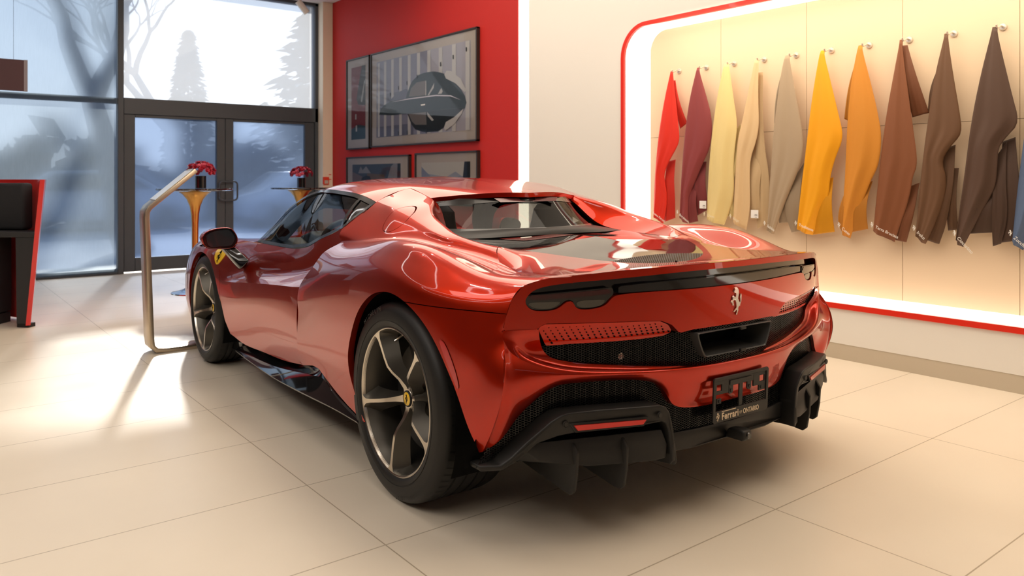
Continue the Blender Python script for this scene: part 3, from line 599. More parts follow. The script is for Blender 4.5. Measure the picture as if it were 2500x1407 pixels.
a = sheet_obj('perforated_insert', ins, [PAINT, DEEP], CAR, matidx=mi); b = sheet_obj('perforated_insert', ins.mirror(), [PAINT, DEEP], CAR, matidx=mi)
# shelf that sweeps round the mesh opening
def R_(y, z, o): return (X0(y) + o, y, z)
ridge = [R_(.848,.690,0),R_(.850,.678,-.0005),R_(.849,.662,-.002),R_(.842,.643,-.006),R_(.824,.617,-.012),R_(.785,.591,-.018),R_(.709,.563,-.020),R_(.62,.548,-.020),R_(.528,.541,-.02),R_(.444,.536,-.02),R_(.32,.531,-.02),R_(.159,.527,-.02),R_(0,.527,-.02)]
inner = [R_(.745,.690,.0005),R_(.7435,.678,.0025),R_(.738,.660,.010),R_(.727,.640,.024),R_(.711,.615,.038),R_(.690,.594,.040),R_(.650,.580,.036),R_(.594,.569,.034),R_(.491,.556,.032),R_(.403,.545,.03),R_(.274,.531,.03),R_(.14,.524,.03),R_(0,.522,.03)]
rmp_ = [0, .06, .25, .6] + [1] * 9
mid = [tuple(np.array(a_) * .5 + np.array(b_) * .5 + np.array((.012, 0, -.004)) * k_) for a_, b_, k_ in zip(ridge, inner, rmp_)]
mid1 = [tuple(np.array(a_) * .86 + np.array(b_) * .14 + np.array((-.002, 0, .0045)) * k_) for a_, b_, k_ in zip(ridge, inner, rmp_)]
shelf = surf([ridge, mid1, mid, inner], 110, 24, ('d', (-.5, 0, 1)))
sheet_obj('bumper_shelf', shelf + shelf.mirror(), PAINT, CAR, flange=.03, fdir=(1, 0, 0), skip=lambda v: v[0] < X0(v[1]) + .0105 and abs(v[1]) < .9 and v[2] < .689 or abs(v[1]) < 1e-4)
# lower bumper below the ridge
low = [R_(0,.391,.0),R_(.168,.390,.0),R_(.265,.400,.0),R_(.298,.416,.0),R_(.323,.453,.002),R_(.351,.483,.004),R_(.391,.500,.006),R_(.581,.514,.012),R_(.66,.512,.012),R_(.697,.505,.010),R_(.744,.473,.008),R_(.802,.416,.004),R_(.854,.355,.0),(-.506,.894,.31)]
top = ridge[::-1][:-2] + [R_(.845,.650,-.005)]
rr_ = lambda row, k=60: cspline(row, k)
A_, B_ = rr_(top), rr_(low); ET, EP = [0, .14, .31, .65, 1], [R_(.845,.650,-.005),(-.588,.864,.60),(-.598,.878,.545),(-.572,.888,.43),(-.506,.894,.31)]
rows = []
for tt, bul in ((0, 0), (.05, .0012), (.14, .0025), (.31, .004), (.5, .006), (.75, .005), (1, 0)):
    r_ = A_ * (1 - tt) + B_ * tt; ed = cspline(EP, t=ET, tq=np.array([tt]))[0]
    wgt = np.linspace(0, 1, 60) ** 6; r_ = r_ + np.outer(wgt, ed - r_[-1]); r_[:, 0] -= bul * (1 - np.linspace(0, 1, 60) ** 4); rows.append(r_)
lowb = surf(rows, 120, 26, ('d', (-1, 0, 0)))
PK = chaik([(.262,.478),(.20,.482),(-.20,.482),(-.262,.478),(-.245,.40),(-.20,.395),(.20,.395),(.245,.40)], 1)
dpk = sdf(yz(lowb.V), PK); lowb.V[:, 0] += np.clip(dpk / .012, 0, 1) * .014
g2 = lowb
lb = sheet_obj('lower_bumper', lowb + lowb.mirror(), PAINT, CAR, flange=.03, fdir=(1, 0, 0), skip=lambda v: abs(v[1]) < 1e-4)
# ---- honeycomb grilles
def hexgrid(name, poly, xf, hole=None, cell=.0044, wd=.0012, dep=.003, par=CAR, m=None, flip=False):
    poly = np.asarray(poly, float); y0, z0 = poly.min(0); y1, z1 = poly.max(0); mb = MB(); seen = set(); sx, sy = cell * 1.5 * 1.25, cell * math.sqrt(3) / 2
    cells = []
    for i in range(int((y1 - y0) / sx) + 3):
        for j in range(int((z1 - z0) / (2 * sy)) + 3): cells.append((y0 + i * sx - sx, z0 + j * 2 * sy + (i % 2) * sy - sy))
    E_ = []
    for cy, cz in cells:
        pts = [(cy + cell * 1.25 * math.cos(k * PI / 3), cz + cell * math.sin(k * PI / 3)) for k in range(6)]
        for k in range(6):
            p, q = pts[k], pts[(k + 1) % 6]; key = tuple(sorted([(round(p[0], 4), round(p[1], 4)), (round(q[0], 4), round(q[1], 4))]))
            if key in seen: continue
            seen.add(key); E_.append((p, q))
    mids = np.array([((p[0] + q[0]) / 2, (p[1] + q[1]) / 2) for p, q in E_]); ok = sdf(mids, poly) > -.002
    if hole is not None: ok &= sdf(mids, hole) < 0
    for (p, q), o_ in zip(E_, ok):
        if not o_: continue
        d = np.array(q) - np.array(p); d /= np.linalg.norm(d); nn = np.array([-d[1], d[0]]) * wd / 2; p = np.array(p) - d * wd * .3; q = np.array(q) + d * wd * .3
        c4 = [p + nn, q + nn, q - nn, p - nn]; V = [(xf(a[0], a[1]), a[0], a[1]) for a in c4] + [(xf(a[0], a[1]) + dep, a[0], a[1]) for a in c4]
        mb.add(V, [(0, 1, 2, 3), (0, 4, 5, 1), (2, 6, 7, 3), (1, 5, 6, 2), (3, 7, 4, 0)])
    return mb.obj(name, m or GRL, par)
GRL = mat('grille_black', (0.012, 0.012, 0.012), 0.28, coat=.4)
MESHP = sym([(0,.652),(.212,.652),(.262,.640),(.30,.634),(.387,.631),(.476,.631),(.625,.632),(.705,.629),(.711,.618),(.700,.600),(.673,.585),(.594,.570),(.491,.557),(.403,.546),(.274,.532),(.14,.525),(0,.523)])
bulge = lambda y, z: -.045 * math.exp(-(y / .24) ** 4)
EXO = chaik([(.205,.641),(.19,.642),(-.19,.642),(-.205,.641),(-.19,.60),(-.168,.556),(-.155,.555),(.155,.555),(.168,.556),(.19,.60)], 2)
hexgrid('upper_grille', MESHP, lambda y, z: X0(y) + .048 + bulge(y, z), hole=EXO)
sheet_obj('grille_backing', ysheet(MESHP, .115, .03, shrink=-.02), DEEP, CAR)
# exhaust: rounded frame and tunnel
def exh(s, dx): return [(dx, a, b) for a, b in chaik([(.200 * s, .640), (-.178 * s, .640), (-.158 * s, .556), (.158 * s + .006, .556)], 2)]
def exl(sy, dz, x): 
    return [(x, a * sy, .599 + (b - .599) * dz) for a, b in chaik([(.205, .641), (.19, .642), (-.19, .642), (-.205, .641), (-.19, .60), (-.168, .556), (-.155, .555), (.155, .555), (.168, .556), (.19, .60)], 2)]
mb = MB(); L_ = [exl(1.0, 1.0, -.735), exl(1.0, 1.0, -.772), exl(.985, .96, -.776), exl(.965, .90, -.772), exl(.90, .80, -.70), exl(.80, .74, -.58)]
nn_ = len(L_[0])
for p, q in zip(L_[:-1], L_[1:]): mb.add(p + q, [(i, (i + 1) % nn_, nn_ + (i + 1) % nn_, nn_ + i) for i in range(nn_)])
EXM = mat('exhaust_satin', (0.085, 0.083, 0.08), 0.38, metal=.4)
ex = mb.obj('exhaust_outlet', EXM, CAR, smooth=.8)
MB().add(exl(.80, .74, -.58), [tuple(range(nn_))]).obj('exhaust_core', DEEP, ex)
for zz in (.637, .561): MB().box((-.783, -.022, zz), (.012, .030, .010)).obj('locating_tab', MATBLK, ex, bevel=.003)
# orange cable and bright fittings glimpsed through the mesh
MB().tube([(-.60, .385, .628), (-.60, .372, .60), (-.60, .36, .565)], .006, 8).obj('orange_cable', mat('cable_orange', (.55, .12, .02), .5), CAR, smooth=1)
MB().lathe([(0, 0), (.012, 0), (.012, .02), (0, .02)], (-.63, .42, .568), 'x', 10).obj('hose_fitting', CHROME, CAR)
# ---- diffuser
def slab(poly, o0, o1, name, m, par=CAR, bevel=.004, seg=2, clip=True):
    """solid standing on the plan curve: outline (y,z), from offset o0 (rear) to o1 (front)"""
    P = np.asarray(poly, float); mb = MB(); mb.prism([tuple(p) for p in P], o0, o1, lambda a, b_, h: (X0(a) + h, a, b_)); return mb.obj(name, m, par, bevel=bevel, seg=seg, smooth=.6)
def both(fn):
    return [fn(1), fn(-1)]
LOWP = [(0,.395),(.168,.394),(.262,.403),(.298,.420),(.323,.457),(.351,.487),(.391,.504),(.581,.518),(.66,.516),(.700,.509),(.746,.476),(.806,.42),(.858,.36),(.898,.308)]
GP = LOWP + [(.93,.275),(.873,.275),(.80,.345),(.737,.405),(.693,.432),(.608,.436),(.395,.430),(.356,.404),(.335,.345),(.332,.310),(.17,.312),(0,.314)]
hexgrid('lower_grille', sym(GP), lambda y, z: X0(y) + .022 - np.interp(abs(y), [.36, .5, .70], [0, .0, .0]))
sheet_obj('grille_backing', ysheet(sym(GP), .06, .03, shrink=-.03), DEEP, CAR)
BLADE = [(.930,.282),(.873,.284),(.845,.305),(.801,.350),(.737,.414),(.715,.430),(.693,.438),(.608,.442),(.50,.440),(.395,.436),(.372,.428),(.354,.408),(.340,.375),(.332,.345),(.324,.290),(.318,.240),(.322,.231),(.332,.229),(.340,.24),(.345,.30),(.352,.345),(.362,.370),(.380,.378),(.452,.374),(.672,.372),(.715,.365),(.772,.345),(.80,.318),(.835,.288),(.870,.266),(.925,.264)]
def blade_at(sg):
    bm_ = MB(); P = BLADE
    bm_.prism(P, -.045, .028, lambda a, b_, h: (X0(a) + h - .012 * max(0, (b_ - .37)) / .07 + 3.2 * max(0, a - .80) ** 2, a * sg, b_)); d = bm_.obj('diffuser_wing', MATBLK, CAR, bevel=.006, seg=3, smooth=.7)
    bb = MB(); bb.prism([(.778,.345),(.372,.350),(.350,.30),(.355,.255),(.40,.252),(.62,.262),(.76,.285),(.80,.318)], -.035, .30, lambda a, b_, h: (X0(a) + h, a * sg, b_ - max(0, h) * .28)); bb.obj('diffuser_tray', MATBLK, d, bevel=.004, smooth=.7)
    rf = MB(); rf.prism([(.677,.3985),(.446,.396),(.458,.3825),(.666,.3825)], -.0575, -.05, lambda a, b_, h: (X0(a) + h, a * sg, b_)); rf.obj('reflector', REFL, d)
    fr = MB(); fr.prism([(.690,.406),(.434,.404),(.452,.3755),(.672,.3755)], -.0545, -.045, lambda a, b_, h: (X0(a) + h, a * sg, b_)); fr.obj('reflector_bezel', MATBLK, d, bevel=.002)
    for yy, zz in ((.701, .404), (.396, .404)):
        k = MB(); k.lathe([(0, -.004), (.0075, -.004), (.008, -.002), (.009, -.003), (.0105, -.003), (.011, 0)], (X0(yy) - .0545, yy * sg, zz), 'x', 20); k.obj('parking_sensor', MATBLK, d, smooth=.6)
    for y0, zt, dx in ((.655, .335, 0), (.497, .338, 0)):
        f = MB(); x0 = X0(y0) - .035
        pr = [(x0 + .018, zt), (x0 - .004, zt - .03), (x0 + .0, .24), (x0 + .012, .18), (x0 + .03, .165), (x0 + .06, .168), (x0 + .30, .20), (x0 + .30, zt - .09)]
        f.prism([(a_, b_) for a_, b_ in pr], -.006, .006, lambda a_, b_, h: (a_, y0 * sg + h, b_)); f.obj('diffuser_fin', MATBLK, d, bevel=.003, smooth=.6)
    # big inner strake running forward under the car
    f = MB(); x0 = X0(.325) - .045
    pr = [(x0 + .02, .33), (x0, .30), (x0 + .0, .245), (x0 + .012, .232), (x0 + .04, .229), (x0 + .40, .20), (x0 + .42, .24), (x0 + .3, .30)]
    f.prism(pr, -.007, .007, lambda a_, b_, h: (a_, .335 * sg + h, b_)); f.obj('diffuser_strake', MATBLK, d, bevel=.004, smooth=.6)
    return d
REFL = mat('reflector_red', (0.62, 0.012, 0.005), 0.25, coat=.8, emis=(.9, .03, .01), estr=0.0)
both(blade_at)
c_ = MB(); c_.prism([(.335,.318),(.20,.316),(0,.315),(-.20,.316),(-.335,.318),(-.335,.255),(-.20,.252),(.20,.252),(.335,.255)], .012, .34, lambda a, b_, h: (X0(a) + h, a, b_ - h * .30)); c_.obj('diffuser_centre', MATBLK, CAR, bevel=.004, smooth=.7)
pod = MB(); pod.prism([(-.752,.285),(-.80,.292),(-.822,.288),(-.826,.262),(-.815,.252),(-.74,.250)], -.022, .022, lambda a, b_, h: (a, h - .0 , b_)); po = pod.obj('camera_pod', MATBLK, CAR, bevel=.007, seg=3, smooth=.7)
MB().lathe([(0, -.003), (.009, -.003), (.011, 0)], (-.8255, 0, .272), 'x', 18).obj('camera_lens', GLOSSBLK, po)
# ---- plate frame with its lettering
def plate():
    R = Matrix.Rotation(math.radians(-2.5), 3, 'Y'); O = Vector((-.790, 0, .408)); mb = MB()
    def P(a, b_, h): v = R @ Vector((-h, a, b_)); return (O.x + v.x, v.y, O.z + v.z)
    def ringp(out, inn, h0, h1):
        tri = tessellate_polygon([[Vector((a, b_, 0)) for a, b_ in out], [Vector((a, b_, 0)) for a, b_ in inn]]); pts = out + inn; k = len(pts)
        F = [tuple(t) for t in tri] + [tuple(i + k for i in t) for t in tri]
        no = len(out)
        for base, cnt in ((0, no), (no, len(inn))):
            for i in range(cnt): F.append((base + i, base + (i + 1) % cnt, k + base + (i + 1) % cnt, k + base + i))
        mb.add([P(a, b_, h0) for a, b_ in pts] + [P(a, b_, h1) for a, b_ in pts], F)
    W_, T_, B_ = .150, .078, -.078
    ringp([tuple(p) for p in chaik([(-W_, B_), (W_, B_), (W_, T_), (-W_, T_)], 1) if True] and [(-W_ + .008, B_), (W_ - .008, B_), (W_, B_ + .008), (W_, T_ - .006), (W_ - .006, T_), (-W_ + .006, T_), (-W_, T_ - .006), (-W_, B_ + .008)], [(-W_ + .013, B_ + .040), (W_ - .013, B_ + .040), (W_ - .013, T_ - .012), (-W_ + .013, T_ - .012)], 0, .007)
    ringp([(.137, T_ - .012), (.137, .018), (.068, .018), (.068, T_ - .012)], [(.130, .052), (.130, .030), (.104, .030), (.104, .052)], -.003, .003)
    ringp([(-.068, T_ - .012), (-.068, .018), (-.137, .018), (-.137, T_ - .012)], [(-.104, .052), (-.104, .030), (-.130, .030), (-.130, .052)], -.003, .003)
    mb.prism([(.068, T_ - .010), (.068, .040), (-.068, .040), (-.068, T_ - .010)], -.003, .003, P)
    mb.prism([(.010, .042), (.010, B_ + .038), (-.010, B_ + .038), (-.010, .042)], -.003, .003, P)
    for a in (.055, -.045): mb.prism([(a + .012, .042), (a + .012, .018), (a + .006, .012), (a - .006, .012), (a - .012, .018), (a - .012, .042)], -.003, .003, P)
    mb.prism([(.128, .004), (.128, -.014), (.104, -.014), (.104, .004)], -.003, .003, P); mb.prism([(-.100, .022), (-.100, -.002), (-.137, -.002), (-.137, .022)], -.003, .003, P)
    pf = mb.obj('licence_plate_frame', MATBLK, CAR, bevel=.0012, seg=1)
    k = MB(); k.prism([(.064, .060), (.064, .044), (-.056, .044), (-.056, .060)], .003, .0065, P); k.obj('mounting_bar', MATBLK, pf, bevel=.0012)
    for a, b_ in ((.055, .024), (-.045, .024), (.116, -.005), (-.112, .01)):
        s_ = MB(); q = P(a, b_, .003); s_.lathe([(0, -.003), (.005, -.003), (.006, 0)], q, 'x', 12); s_.obj('screw', MATBLK, pf)
    LET = mat('letter_gold', (0.62, 0.50, 0.36), 0.35, metal=.3)
    def TM(a, b_, h, sx=1, sz=1):    # text x -> car -y ; text y -> up
        q = Vector(P(a, b_, h)); M = Matrix(((0, 0, -1, q.x), (-1, 0, 0, q.y), (0, 1, 0, q.z), (0, 0, 0, 1))); return M @ Matrix.Diagonal((sx, sz, 1, 1))
    text_obj('lettering', 'Ferrari', .036, LET, pf, TM(.106, -.069, .0078, .80, .92), spacing=1.12, bold=.0009)
    MB().prism([(.106, -.0400), (.0305, -.0400), (.0305, -.0425), (.106, -.0425)], .0072, .0078, P).obj('lettering', LET, pf)
    text_obj('lettering', 'OF', .013, LET, pf, TM(.011, -.064, .0078, .8, 1))
    text_obj('lettering', 'ONTARIO', .0255, LET, pf, TM(-.009, -.067, .0078, .76, .95), bold=.0005)
    return P, LET, pf
PP, LET, pframe = plate()
HORSE = [(2.2,9.7),(3.1,10),(3.8,9.6),(4.3,9.0),(4.5,8.2),(4.4,7.0),(4.2,6.2),(4.0,5.6),(4.5,4.8),(5.0,4.2),(5.4,4.0),(5.5,5.0),(5.3,6.2),(5.6,7.2),(6.0,7.3),(6.2,6.5),(6.1,5.2),(5.9,4.2),(5.4,3.5),(5.2,2.6),(4.9,2.9),(4.3,2.4),(4.1,1.9),(4.2,1.3),(3.7,.3),(3.5,-.3),(2.9,-.35),(2.9,.05),(3.3,.6),(3.5,1.5),(2.7,1.3),(2.1,.8),(1.7,.8),(1.6,1.2),(2.0,1.4),(2.7,2.0),(3.2,2.5),(3.1,3.4),(3.0,4.2),(2.7,4.8),(2.3,5.3),(1.7,5.2),(1.2,5.0),(1.4,4.0),(1.6,3.4),(1.2,3.2),(.9,4.2),(.4,4.4),(.3,4.9),(.9,5.3),(1.2,6.3),(1.5,6.9),(1.9,6.6),(2.2,6.1),(2.6,6.3),(3.0,7.0),(2.9,7.7),(2.5,7.9),(2.1,7.9),(1.8,8.3),(2.1,8.8),(2.4,9.1)]
HC = [((a - 3.2) / 10.3, (b_ - 5.0) / 10.3) for a, b_ in HORSE]
def horse(name, size, m, par, fr, th=.002):
    mb = MB(); P = [(a * size, b_ * size) for a, b_ in HC]; tri = tessellate_polygon([[Vector((a, b_, 0)) for a, b_ in P]]); n_h = len(P)
    V = [fr(a, b_, 0) for a, b_ in P] + [fr(a * .96, b_ * .985, th) for a, b_ in P]
    mb.add(V, [tuple(t) for t in tri] + [tuple(i + n_h for i in t) for t in tri] + [(i, (i + 1) % n_h, n_h + (i + 1) % n_h, n_h + i) for i in range(n_h)]); return mb.obj(name, m, par)
horse('horse_emblem', .098, CHROME, CAR, lambda a, b_, h: (X0(a) - .001 - h, -a, .735 + b_), .004)
horse('horse_emblem', .030, LET, pframe, lambda a, b_, h: PP(.126 - a, -.056 + b_, .0072 + h), .0006)
# ---- tail deck (ribbon from the buttress round the engine cover to the lip)
COV = [(.30,.482,.905),(.1,.497,.893),(-.02,.482,.892),(-.1,.462,.888),(-.2,.42,.881),(-.3,.35,.869),(-.4,.265,.857),(-.46,.165,.849),(-.49,.07,.846),(-.493,0,.846)]
I2 = [(-.048,.478,.8915)] + COV[3:]
O2 = [(-.16,.592,.8545),(-.2,.59,.846),(-.29,.605,.833),(-.40,.64,.841),(-.52,.655,.851),E(.649,.8575),E(.541,.8645),E(.404,.8705),E(.236,.8735),E(0,.8735)]
I2[0] = tuple(tail_col[0]); O2[0] = tuple(tail_col[4])
Ia, Oa = cspline(I2, 60), cspline(O2, 60); kk = np.linspace(0, 1, 60); trs = []
for q_, f_ in zip(range(5), (0, .18, .42, .75, 1.0)):
    r_ = Ia * (1 - f_) + Oa * f_; r_[:, 2] -= .030 * f_ * (1 - f_) * np.clip(kk * 2 - .5, 0, 1); r_ += np.outer(np.exp(-(kk / .16) ** 2), tail_col[q_] - (Ia[0] * (1 - f_) + Oa[0] * f_)); trs.append(r_)
tail = surf(trs, 120, 36, ('d', (0, 0, 1)))
tail = tail.clip(lambda V: np.where((V[:, 0] > -.25) & (V[:, 1] > .3), np.interp(V[:, 2] * 0 + V[:, 1], [p_[1] for p_ in tail_col], [p_[0] for p_ in tail_col]) - .0035 - V[:, 0], 1))
sheet_obj('tail_deck', tail + tail.mirror(), PAINT, CAR, flange=.02, fdir=(0, 0, -1), skip=lambda v: abs(v[1]) < 1e-4 or v[0] < X0(abs(v[1])) + .007)
# ---- engine cover: black glass, honeycomb strip at its tail, rear window
CV = [(.62,.395,1.04)]
cov_rows = []
for f in (0, .25, .5, .75, 1.0):
    r_ = []
    for i, (x, y, z) in enumerate(COV):
        x0 = [.26, .12, 0, -.09, -.19, -.29, -.39, -.45, -.485, -.4935][i]; zc = [.905, .912, .914, .912, .903, .889, .868, .856, .848, .8465][i]
        r_.append((x0 + (x - x0) * f, y * f, zc + (z - zc) * f ** 2.2 - .008 * math.sin(f * PI) * (1 if i < 6 else .2)))
    cov_rows.append(r_[:-1] + [(r_[-1][0], y * f * .02, r_[-1][2])])
cov = surf(cov_rows, 70, 40, ('d', (0, 0, 1)))
MX = lambda V: V[:, 0] + .395 + .10 * (V[:, 1] / .27) ** 2 * 0.15
ec = cov.clip(lambda V: MX(V))
sheet_obj('engine_cover', ec + ec.mirror(), GLOSSBLK, CAR, flange=.01, fdir=(0, 0, -1), skip=lambda v: abs(v[1]) < 1e-4)
VENT = mat('vent_black', (0.012, 0.012, 0.012), 0.4); n, l, b = nodes(VENT)
t = n.new('ShaderNodeTexCoord'); wv = n.new('ShaderNodeTexWave'); wv.wave_type = 'BANDS'; wv.bands_direction = 'DIAGONAL'; wv.inputs['Scale'].default_value = 62; l.new(t.outputs['Object'], wv.inputs['Vector'])
bp = n.new('ShaderNodeBump'); bp.inputs['Strength'].default_value = 1; bp.inputs['Distance'].default_value = .006; l.new(wv.outputs['Fac'], bp.inputs['Height']); l.new(bp.outputs[0], b.inputs['Normal'])
rp = n.new('ShaderNodeValToRGB'); rp.color_ramp.elements[0].color = (.004, .004, .004, 1); rp.color_ramp.elements[1].color = (.05, .048, .045, 1); l.new(wv.outputs['Fac'], rp.inputs[0]); l.new(rp.outputs[0], b.inputs['Base Color'])
hp = cov.clip(lambda V: np.minimum(V[:, 0] - .10, .30 - V[:, 1] - .25 * np.abs(V[:, 0] - .2))).offset(.0015); sheet_obj('engine_hatch', hp + hp.mirror(), PAINT, CAR)
ev = cov.clip(lambda V: -MX(V)); sheet_obj('rear_vent', (ev + ev.mirror()), VENT, CAR, flange=.006)
slot = np.array([(.30,.8715),(-.06,.8742),(-.06,.8758),(.30,.8738)])
sheet_obj('brake_lamp_strip', ysheet([(.31,.8655),(-.055,.8665),(-.055,.8705),(.31,.8690)], -.0008, .01), VENT, CAR)
# under-body blocks so that nothing is seen through the gaps
MB().box((-.28, 0, .36), (.56, 1.24, .28)).obj('underbody', DEEP, CAR)
MB().box((1.35, 0, .20), (2.0, 1.66, .16)).obj('floor_pan', DEEP, CAR)
# ================================================================ wheels
RIMD = mat('rim_graphite', (0.085, 0.078, 0.066), 0.36, metal=.75); RIMB = mat('rim_machined', (0.62, 0.57, 0.49), 0.22, metal=1.0)
DISC = mat('brake_disc', (0.10, 0.095, 0.09), 0.35, metal=.8); YEL = mat('emblem_yellow', (0.85, 0.52, 0.01), 0.3, coat=.8)
TYRL = mat('tyre_lettering', (0.022, 0.021, 0.02), 0.5)
def wheel(x, zc, R, Rr, Wd, yf, base, sg):
    """wheel whose outer rim flange lies at |y| = yf ; built in car space on side sg (+1 left)"""
    fr = lambda r, a, h: (x + r * math.cos(a), sg * (yf + h), zc + r * math.sin(a))
    L = lambda prof, seg=96: [[fr(r, 2 * PI * k / seg, h) for k in range(seg)] for r, h in prof]
    def lath(mb, prof, seg=96):
        rings = L(prof, seg); V = sum(rings, []); F = [(i * seg + k, i * seg + (k + 1) % seg, (i + 1) * seg + (k + 1) % seg, (i + 1) * seg + k) for i in range(len(prof) - 1) for k in range(seg)]; mb.add(V, F)
    rim = MB(); rim.mi = 1; lath(rim, [(Rr - .012, -.012), (Rr - .0075, -.002), (Rr - .004, 0), (Rr - .0008, -.001), (Rr, -.006), (Rr, -.012)])
    rim.mi = 0; lath(rim, [(Rr - .012, -.012), (Rr - .022, -.035), (Rr - .032, -.06), (Rr - .038, -.11), (Rr - .036, -Wd + .05), (Rr - .02, -Wd + .02)])
    for s5 in range(5):
        a0 = math.radians(base + 72 * s5)
        prof = [(.024, -.062, .019, .030), (.045, -.060, .0125, .026), (.075, -.046, .0085, .024), (.105, -.024, .0070, .026), (.130, -.012, .0068, .031), (.165, -.008, .0066, .036), (.205, -.006, .0068, .042), (Rr - .030, -.004, .0085, .050), (Rr - .014, -.003, .016, .056), (Rr - .006, -.002, .026, .060)]
        cols = []
        for r, h, wb, wd_ in prof:
            dd = .044 + .012 * (r / Rr); d1 = h - dd if r > .06 else h - .03; t = lambda q: a0 + q / r
            cols.append([fr(r, t(-wd_), d1), fr(r, t(-wb), h), fr(r, t(wb), h), fr(r, t(wd_), d1)])
        V = sum(cols, []); kx = len(cols)
        rim.mi = 0; rim.add(V, [(i * 4, i * 4 + 1, i * 4 + 5, i * 4 + 4) for i in range(kx - 1)] + [(i * 4 + 2, i * 4 + 3, i * 4 + 7, i * 4 + 6) for i in range(kx - 1)])
        rim.mi = 1; rim.add(V, [(i * 4 + 1, i * 4 + 2, i * 4 + 6, i * 4 + 5) for i in range(kx - 1)])
    rim.mi = 1; lath(rim, [(.0, -.060), (.034, -.060), (.040, -.066)], 40); rim.mi = 0; lath(rim, [(.040, -.066), (.062, -.095), (.075, -.12), (.0, -.12)], 40)
    w_ = rim.obj('wheel', [RIMD, RIMB], CAR, smooth=.5)
    ty = MB(); tread = []; n_g = 4
    w0 = -Wd + .006
    pr = [(Rr - .012, -.010), (Rr - .001, -.004), (Rr + .003, .001), (Rr + .012, .006), (Rr + .022, .0075), (Rr + .023, .0055), (Rr + .026, .0055), (Rr + .027, .0075), (R - .036, .006), (R - .030, .0035), (R - .020, -.001), (R - .010, -.009), (R - .004, -.020), (R - .001, -.034)]
    for g in range(n_g):
        h = -.034 + (w0 + .034 + .034) * (g + 1) / (n_g + 1); pr += [(R, h + .006), (R - .006, h + .004), (R - .006, h - .004), (R, h - .006)]
    pr += [(R - .001, w0 + .034), (R - .006, w0 + .014), (R - .03, w0), (Rr, w0 + .01), (Rr - .02, w0 + .03)]
    lath(ty, pr, 120)
    for k in range(72):                       # shoulder sipes
        a = 2 * PI * k / 72; d = .004
        ty.add([fr(R + .0004, a - .006, -.028), fr(R + .0004, a + .006, -.028), fr(R + .0006, a + .030, -.062), fr(R + .0006, a + .018, -.062)], [(0, 1, 2, 3)])
    ty.obj('tyre', RUBBER, w_, smooth=.5)
    for word, ac, rr_, sz in (('MICHELIN', 62, (R + Rr) / 2 + .014, .024), ('PILOT SPORT', 250, (R + Rr) / 2 + .014, .018)):
        if sg < 0: continue
        cu = bpy.data.curves.new('c', 'FONT'); cu.size = sz; cu.align_x = 'CENTER'; cu.extrude = .0003; parts = []
        for i, ch in enumerate(word):
            if ch == ' ': continue
            cu.body = ch; tmp = bpy.data.objects.new('t', cu); C.objects.link(tmp); me = bpy.data.meshes.new_from_object(tmp.evaluated_get(bpy.context.evaluated_depsgraph_get())); bpy.data.objects.remove(tmp)
            a = math.radians(ac) + (i - (len(word) - 1) / 2) * sz * .82 / rr_    # seen from the left of the car, +x is to the left
            V = [fr(rr_ + v.co.y, a + v.co.x / rr_, .0072 + v.co.z) for v in me.vertices]; parts.append((V, [tuple(p.vertices) for p in me.polygons])); bpy.data.meshes.remove(me)
        mb = MB(); [mb.add(V, F) for V, F in parts]; mb.obj('sidewall_lettering', TYRL, w_); bpy.data.curves.remove(cu)
    hc = MB(); lath(hc, [(0, -.0545), (.022, -.0545), (.0245, -.056), (.0245, -.060)], 36); h_ = hc.obj('hub_cap', YEL, w_, smooth=.6)
    rg = MB(); lath(rg, [(.0245, -.0555), (.0285, -.0555), (.030, -.058), (.030, -.064)], 36); rg.obj('hub_ring', MATBLK, w_, smooth=.6)
    if sg > 0: horse('hub_emblem', .034, DEEP, w_, lambda a, b_, h: (x - a, sg * (yf - .0544 + h), zc + b_), .0006)
    dk = MB(); lath(dk, [(.05, -.125), (.198, -.125), (.198, -.155), (.05, -.155)], 64); dk.obj('brake_disc', DISC, w_, smooth=.5)
    ca = MB(); aa = [math.radians(k) for k in np.linspace(70, 150, 10)]
    V = [fr(r, a, h) for a in aa for r, h in ((.120, -.105), (.205, -.098), (.215, -.16), (.120, -.16))]; ca.add(V, [(i * 4 + j, i * 4 + (j + 1) % 4, i * 4 + 4 + (j + 1) % 4, i * 4 + 4 + j) for i in range(9) for j in range(4)] + [(3, 2, 1, 0), (36, 37, 38, 39)])
    c2 = ca.obj('brake_caliper', MATBLK, w_, bevel=.004)
    vv = MB(); a = math.radians(base + 30); p0, p1 = Vector(fr(Rr - .03, a, -.045)), Vector(fr(Rr - .052, a - .03, -.012)); vv.tube([p0, p1], .004, 8); vv.obj('valve_stem', RIMB, w_)
    # dark liner of the wheel house
    ln = MB(); seg = 40; prof = [(R + .045, -.02), (R + .045, -Wd - .10), (.05, -Wd - .10)]
    rings = [[fr(r, math.radians(-25) + math.radians(230) * k / seg, h) for k in range(seg + 1)] for r, h in prof]; V = sum(rings, [])
    ln.add(V, [(i * (seg + 1) + k, i * (seg + 1) + k + 1, (i + 1) * (seg + 1) + k + 1, (i + 1) * (seg + 1) + k) for i in range(2) for k in range(seg)]); ln.obj('wheel_house', DEEP, CAR)
    return w_
for sg in (1, -1):
    wheel(0, .3585, .3585, .2665, .305, .945, 59.3, sg); wheel(2.6, .338, .338, .2640, .245, .933, 57.0, sg)
